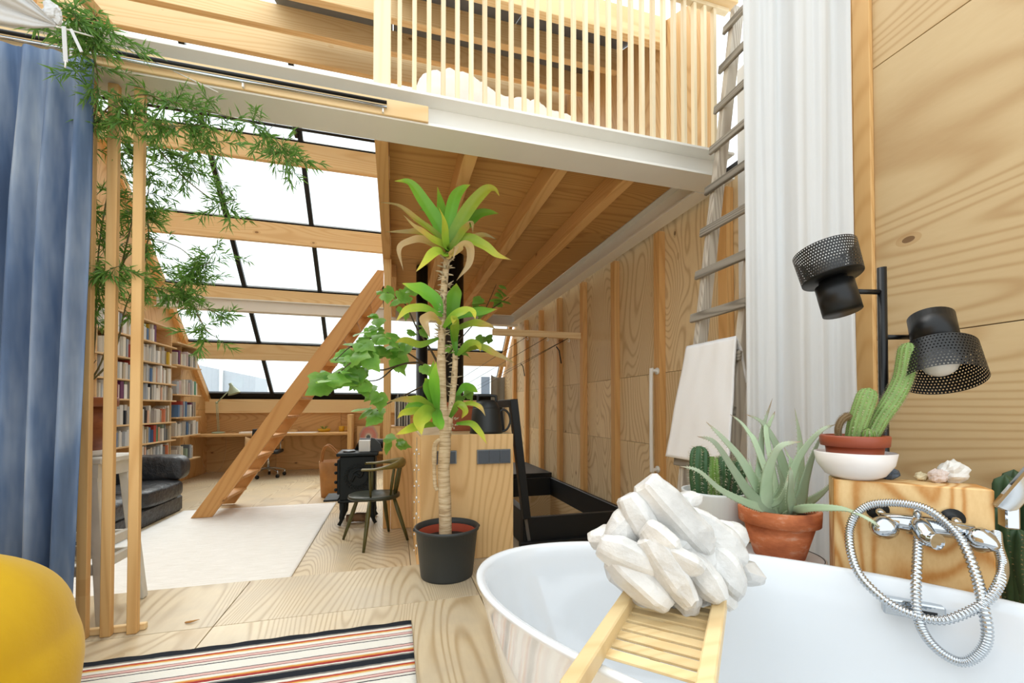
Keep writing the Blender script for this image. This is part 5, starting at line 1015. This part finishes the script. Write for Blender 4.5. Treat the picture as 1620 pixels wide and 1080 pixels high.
b0 = V(tcx, tcy, pz + .27); ST = [[(128, 560, 2.72), (132, 400, 2.68), (142, 240, 2.62), (155, 195, 2.5), (178, 165, 2.33), (230, 150, 2.28), (310, 172, 2.28), (400, 195, 2.3), (440, 225, 2.3), (455, 255, 2.3)],
      [(150, 540, 2.7), (158, 380, 2.7), (190, 250, 2.68), (250, 235, 2.62), (300, 255, 2.6), (330, 300, 2.6)], [(165, 560, 2.7), (190, 430, 2.7), (225, 380, 2.7), (280, 390, 2.66), (320, 420, 2.65), (340, 400, 2.65)],
      [(175, 570, 2.75), (205, 470, 2.75), (250, 455, 2.7), (310, 480, 2.68), (350, 500, 2.66)], [(120, 540, 2.7), (128, 300, 2.6), (140, 225, 2.5), (152, 165, 2.33), (152, 105, 2.24), (125, 40, 2.1), (105, 5, 2.05)], [(152, 105, 2.24), (140, 50, 2.18), (150, 30, 2.15), (165, 60, 2.14)],
      [(190, 430, 2.7), (215, 330, 2.7), (235, 300, 2.7), (215, 230, 2.7)], [(205, 470, 2.75), (225, 430, 2.75), (235, 360, 2.75), (225, 330, 2.75)], [(300, 470, 2.68), (325, 520, 2.66), (345, 535, 2.64)], [(160, 480, 2.7), (150, 440, 2.6), (165, 430, 2.5), (190, 420, 2.42)], [(250, 235, 2.62), (290, 280, 2.6), (345, 320, 2.6), (375, 315, 2.6)], [(178, 165, 2.33), (220, 190, 2.3), (270, 200, 2.3), (330, 200, 2.3), (350, 240, 2.3)], [(150, 540, 2.7), (140, 460, 2.6), (150, 360, 2.6), (135, 300, 2.6)], [(280, 480, 2.7), (300, 440, 2.7), (325, 430, 2.7)]]
fo = MB(); 
def needle(p, d, Ln, wd):
    d = d.normalized(); s_ = d.cross(V(fr_.uniform(-1, 1), fr_.uniform(-1, 1), fr_.uniform(-1, 1))).normalized() * wd; nn = d.cross(s_).normalized() * wd * .4; m_ = p + d * Ln * .45
    fo.add([p, m_ + s_, p + d * Ln - V(0, 0, Ln * .15), m_ - s_], [(0, 1, 2), (0, 2, 3)], None, False, [(0, 0), (.5, .5), (.5, 1), (.5, .5)])
for k, s_ in enumerate(ST):
    pts = [Fq(*p) for p in s_]
    if s_[0][1] > 500: pts = [b0 + V(fr_.uniform(-.06, .06), fr_.uniform(-.06, .06), 0)] + pts
    q = bez(pts, 8); n = len(q); MB().tube(q, [.0045 - .003 * i / (n - 1) for i in range(n)], 5).build('stem', M_fst, fn_)
    for i in range(n):
        if i / n < (.32 if s_[0][1] > 500 else 0): continue
        if fr_.random() < .52: continue
        # short side twig carrying star-like needle clusters
        for _ in range(2):
            d = V(fr_.uniform(-1, 1), fr_.uniform(-.6, .6), fr_.uniform(-.9, .5)).normalized(); Ln = fr_.uniform(.04, .17); e = q[i] + d * Ln
            fo.tube([q[i], e], [.0012, .0006], 3, caps=False)
            for t_ in range(int(Ln / .022) + 1):
                c_ = q[i] + d * (Ln - t_ * .022)
                for _k in range(4): needle(c_, d * .8 + V(fr_.uniform(-1, 1), fr_.uniform(-1, 1), fr_.uniform(-1, 1)), fr_.uniform(.04, .075), fr_.uniform(.0028, .0046))
fo.build('foliage', leafmat('fern_needle', (0, '#4f7d30'), (.6, '#6f9f42'), (1, '#9abb5c'), trans=.35), fn_, kind='stuff')
for i in range(16):
    a_ = fr_.uniform(0, 6.28); MB().tube(bez([b0, b0 + V(math.cos(a_) * .06, math.sin(a_) * .06, .12), b0 + V(math.cos(a_) * .14, math.sin(a_) * .1, fr_.uniform(.2, .4))], 4), [.004] * 5 + [.002] * 4, 5).build('stem', M_fst, fn_)
# ---- blue curtain
m, nt, bs = newmat('fold_toned_blue_linen'); v = coords(nt, (3.2, 1, .25), False); n = noise_(nt, v, 3.2, 4, .6); v2 = coords(nt, (1, 1, .8), False); n2 = noise_(nt, v2, 2.2, 4, .6)  # upright streaks put lighter and darker folds into the cloth colour
c = mix(nt, ramp(nt, n2, (.4, (0, 0, 0, 1)), (.7, (.5, .5, .5, 1))), ramp(nt, n, (.3, '#465671'), (.44, '#5f7391'), (.58, '#8c9aae'), (.72, '#b4bbc2')), lin('#55647f')); L(nt, c, bs.inputs['Base Color']); bs.inputs['Roughness'].default_value = .9; bs.inputs['Specular IOR Level'].default_value = .1; bump(nt, bs, noise_(nt, coords(nt, (1, 1, 1), False), 300, 2), .2, .002)
def bcf(u, v):
    x = -2.35 + 1.04 * u - .06 * v * u; k = .35 + .65 * min(1, v * 4); return V(x, 2.325 + k * (.045 * math.sin(u * 70 + .8 * math.sin(v * 2.5)) + .02 * math.sin(u * 27 + 1.3 + v)), 2.832 - (2.832 - PZ - .015) * v - .012 * abs(math.sin(u * 34)) * (1 - v) ** 8)
bcu = MB().grid(bcf, 180, 30).build('blue_curtain', m, None, label='blue linen curtain with painted fold tones hanging from the rail at the left', cat='curtain', solid=.003)
# ---- gathered white cloth and string, upper left
gp = PD(88, 40, 1.5); M_gcl = fabric('grey_white_cotton', '#dcdcda', '#b9babb', scale=5)
def gcf(u, v):
    q2 = V(-3.46, .55, 2.9); p_ = gp.lerp(q2, v); k = math.sin(math.pi * min(.999, v + .001)) ** .75; n_ = V(.2, -.5, .85).normalized(); t_ = n_.cross((q2 - gp).normalized())
    return p_ + n_ * ((u - .42) * .62 * k) + V(0, 0, -.06 * k) + t_ * (.05 * k * math.sin(u * 13 + v * 2) + .02 * k * math.sin(u * 31))
gcl = thing('gathered_cloth', 'grey white cotton cloth gathered and tied with ribbons at the upper left', 'cloth', gp); MB().grid(gcf, 60, 48).build('sheet', M_gcl, gcl, solid=.004)
blob(MB(), PD(82, 22, 1.5), .027, .024, .035, 3, .35).build('knot', M_gcl, gcl)
for a_, b_, w_ in (((101, 42), (104, 98), .012), ((112, 46), (129, 82), .009)): MB().bar(PD(*a_, 1.47), PD(*b_, 1.47), w_, .003, (0, -1, 0)).build('ribbon', M_gcl, gcl)
MB().tube([PD(104, 96, 1.47), PD(103, 107, 1.47)], .0025, 5).build('cord_tip', M_white, gcl)
MB().tube([PD(90, 42, 1.49), Fq(183, 68, 2.34), Fq(345, 146, 2.37)], .003, 6).build('string', M_white, gcl)
sb = MB().bar(P(183, 55, 'Y', 2.45), P(120, -18, 'Y', 2.2), .06, .035, (0, -1, 0), .003).build('brace_batten', M_pineY, None, label='slanting pine batten above the white beam at the upper left', cat='batten')
# ---- yellow blanket
byc = V(-1.46, 1.66, PZ - .0); M_wool = fabric('mustard_wool', '#dfb50e', '#c69a0c', weave=90, scale=6)
def ybf(u, v):
    a = 2 * math.pi * u; ca_, sa_ = math.cos(a), math.sin(a); px = math.copysign(abs(ca_) ** .8, ca_); py = math.copysign(abs(sa_) ** .8, sa_)
    if v < .6: r = v / .6; z = .66 - .33 * r ** 1.7; k = .95 * math.sin(r * 1.5708) ** .9
    else: t_ = (v - .6) / .4; z = .315 * (1 - t_) + .016; k = .95 + .07 * math.sin(t_ * 3.6 + .4) * (1 - t_) - .02 + .06 * t_ * (1 + math.sin(a * 5 + 1))
    wv = .05 * noise.noise(V(px * 1.6, py * 1.6, z * 3)); return byc + V(.45 * px * k * (1 + wv), .4 * py * k * (1 + wv), z + wv * .5)
MB().grid(ybf, 72, 40, True).build('yellow_blanket', M_wool, None, label='mustard yellow wool blanket draped over a low seat at the lower left', cat='blanket')
# ---- bed in the loft
bd_ = thing('loft_bed', 'loft bed with rumpled white bedding behind the balusters', 'bed', (1.05, 3.4, 3.006)); M_bed = fabric('white_bed_linen', '#f0eeea', '#dcd9d4', scale=4)
MB().bb(.02, 2.2, 2.8, 4.5, 3.006, 3.08, .02).build('mattress', M_bed, bd_)
def duf(u, v):
    x = -.01 + 2.2 * u; y = 2.5 + 1.9 * v; h = .07 + .30 * math.exp(-((x - .36) / .34) ** 2) * (.55 + .45 * math.sin(math.pi * min(1, .1 + v))) + .13 * math.exp(-((x - .95) / .45) ** 2)
    nz = .07 * noise.noise(V(x * 4, y * 4, 0)) + .05 * abs(noise.noise(V(x * 9, y * 7, 3))) + .02 * noise.noise(V(x * 22, y * 22, 1)); f = min(1, v * 7) ** .7 * min(1, u * 10 + .2)
    return V(x, y - .02, 3.012 + (.09 + max(0, h + nz)) * f)
MB().grid(duf, 130, 80).build('duvet', M_bed, bd_, solid=.008)
# ---- dry leaf on the floor
lf = P(303, 983, 'Z', PZ + .004); MB().tube(bez([lf + V(-.03, 0, 0), lf + V(0, -.008, .004), lf + V(.03, .012, .002)], 5), [.001, .004, .005, .005, .006, .006, .005, .004, .003, .002, .001], 6).build('dry_leaf', plain('dry_leaf_tan', '#c08a4a', .7), None, label='curled dry leaf on the floor near the battens', cat='leaf')
